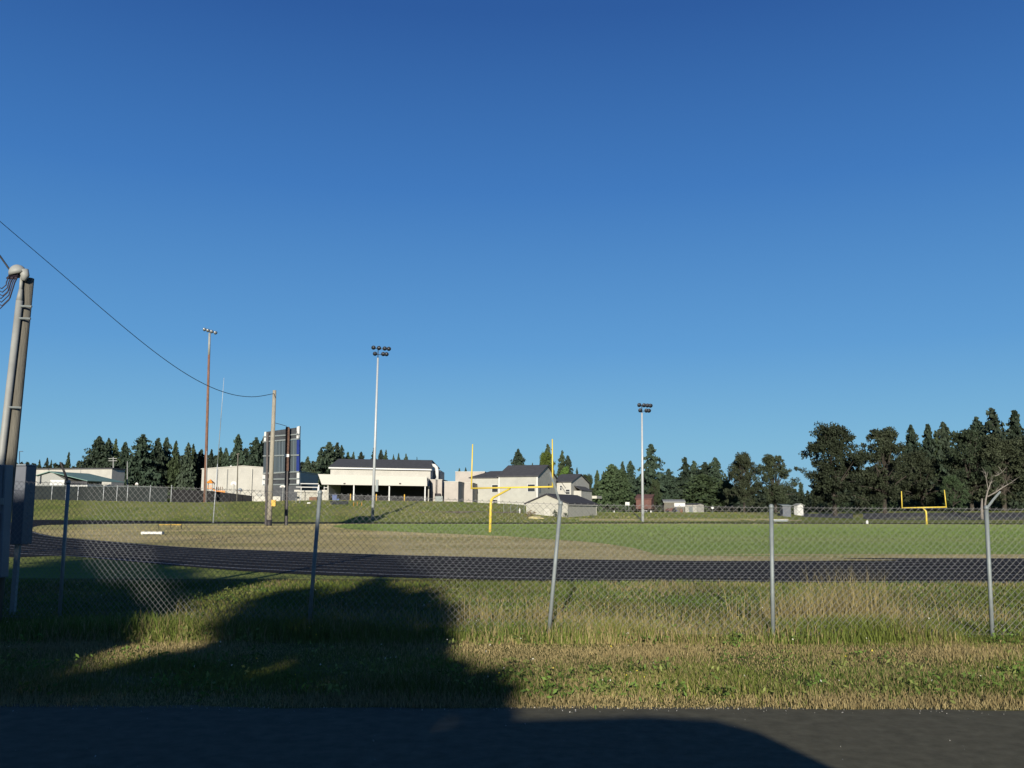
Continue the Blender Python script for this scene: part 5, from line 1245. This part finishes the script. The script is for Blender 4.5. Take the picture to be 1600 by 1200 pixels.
# broad weeds: pale seed heads and little yellow flowers
n = 320; x, y = scatter(n, 8.0, 20, lambda q: q*.62)
zz = .10+.16*rng.random(n); v, f = leaf_quads(np.stack([x, y, zz], 1), .006+.008*rng.random(n))
colr = np.where((rng.random(n) < .35)[:, None], np.array([[.6, .48, .04]]), np.array([[.55, .53, .45]])); tag(np_mesh('wild_flowers', v, f, 'blade', None, np.repeat(colr, 4, 0)), 'scattered small pale and yellow flower heads in the grass', 'flowers', kind='stuff')
# dry infield and field tufts
x, y = scatter(170000, 27, 175, lambda q: q*.64+2, 1.25); px, py = proj(np.stack([x, y, np.zeros_like(x)], 1))
inn = inside(x, y, [(p.x, p.y) for p in inner]); fld = inside(x, y, [(p.x, p.y) for p in field])
def turf(k, name, ca, cb, label, zz, green=0):
    n = int(k.sum()); sc_ = y[k]/45; c = mix(np.array(ca), np.array(cb), rng.random(n)*.5+.5*vnoise(x[k], y[k], .12, 20))
    if green: g = rng.random(n) < green*vnoise(x[k], y[k]*1.5, .09, 22)**1.5*np.interp(x[k], [-40, -15, 10], [2.2, .9, .4]); c[g] = np.array((.17, .19, .06))
    blades(name, x[k], y[k], (.025+.035*rng.random(n))*sc_**.5, (.014+.014*rng.random(n))*sc_, c*(.85+.3*rng.random(n))[:, None], label, .7, np.full(n, zz))
yj = y-28; edge_mix = fld & (rng.random(len(x)) < np.clip(1-(y-31-5*vnoise(x, y, .12, 61))/8, 0, .9)) & (x > 4)
turf(edge_mix, 'field_edge_grass', (.26, .23, .10), (.38, .32, .16), 'thinning dry grass along the near edge of the playing field', .018)
fld = fld & ~edge_mix
turf(inn & ~fld & ~edge_mix, 'infield_grass', (.34, .275, .115), (.46, .375, .17), 'short parched grass of the infield', .012, .8)
turf(fld, 'field_grass', (.145, .225, .052), (.205, .25, .078), 'short green grass of the playing field', .018)
# tufts on the far bank
n = 80000; x, y = scatter(n, 120, 215, lambda q: q*.62); zz = gz(x, y); px, py = proj(np.stack([x, y, zz], 1)); k = (zz > .05)
x, y = x[k], y[k]
blades('bank_grass', x, y, .06+.12*rng.random(len(x)), .05+.05*rng.random(len(x)), 1.35*tint_for(x*.12, y*.3, np.full(len(x), .22)), 'rough grass tufts on the far bank', .6)

# ------------------------------------------------------------------ light, sky, camera
w = bpy.data.worlds.new('World'); scene.world = w; w.use_nodes = True
t = w.node_tree; sk = t.nodes.new('ShaderNodeTexSky'); sk.sky_type = 'NISHITA'; sk.sun_disc = False
sk.sun_elevation = SUN_EL; sk.sun_rotation = SUN_AZ
sk.air_density = 1.0; sk.dust_density = .3; sk.ozone_density = 2.0; sk.altitude = 100
EXPO, SKY = .8, .06
# clear dry air: the physical sky is drawn towards the deep even blue of the morning, by elevation above the horizon
ge = t.nodes.new('ShaderNodeTexCoord'); sx = t.nodes.new('ShaderNodeSeparateXYZ'); t.links.new(ge.outputs['Generated'], sx.inputs[0])
rp_ = t.nodes.new('ShaderNodeValToRGB'); el = rp_.color_ramp.elements
stops = [(0.0, (.225, .49, .70)), (.07, (.180, .45, .685)), (.177, (.098, .32, .65)), (.345, (.043, .185, .515)), (.51, (.020, .098, .345)), (.7, (.014, .07, .28)), (1.0, (.012, .05, .22))]
while len(el) < len(stops): el.new(.5)
for e, (p, c) in zip(el, stops): e.position = p; e.color = (*c, 1)
t.links.new(sx.outputs['Z'], rp_.inputs['Fac'])
ml = t.nodes.new('ShaderNodeVectorMath'); ml.operation = 'SCALE'; ml.inputs['Scale'].default_value = 1/SKY/2**EXPO
t.links.new(rp_.outputs[0], ml.inputs[0])
mxs = t.nodes.new('ShaderNodeMix'); mxs.data_type = 'RGBA'; mxs.inputs[0].default_value = .91
t.links.new(sk.outputs[0], mxs.inputs[6]); t.links.new(ml.outputs[0], mxs.inputs[7])
t.links.new(mxs.outputs[2], t.nodes['Background'].inputs[0]); t.nodes['Background'].inputs[1].default_value = SKY
sun = bpy.data.lights.new('sun', 'SUN'); sun.energy = 5.0; sun.angle = R(.5); sun.color = (1, .93, .80)
so = bpy.data.objects.new('sun', sun); COL.objects.link(so)
so.rotation_mode = 'QUATERNION'; so.rotation_quaternion = Vector((0, 0, -1)).rotation_difference(L)
so.location = (-10, -60, 40)
cam = bpy.data.cameras.new('camera'); co = bpy.data.objects.new('camera', cam); COL.objects.link(co)
cam.sensor_width = 36; cam.lens = 36*FPX/1600; cam.clip_end = 9000; cam.clip_start = .05
mm = Matrix(((_R[0], _U[0], -_f[0], 0), (_R[1], _U[1], -_f[1], 0), (_R[2], _U[2], -_f[2], H), (0, 0, 0, 1)))
co.matrix_world = mm
scene.camera = co
scene.view_settings.view_transform = 'Standard'; scene.view_settings.look = 'None'
scene.view_settings.exposure = EXPO; scene.view_settings.gamma = 1
scene.cycles.max_bounces = 6; scene.cycles.use_denoising = True
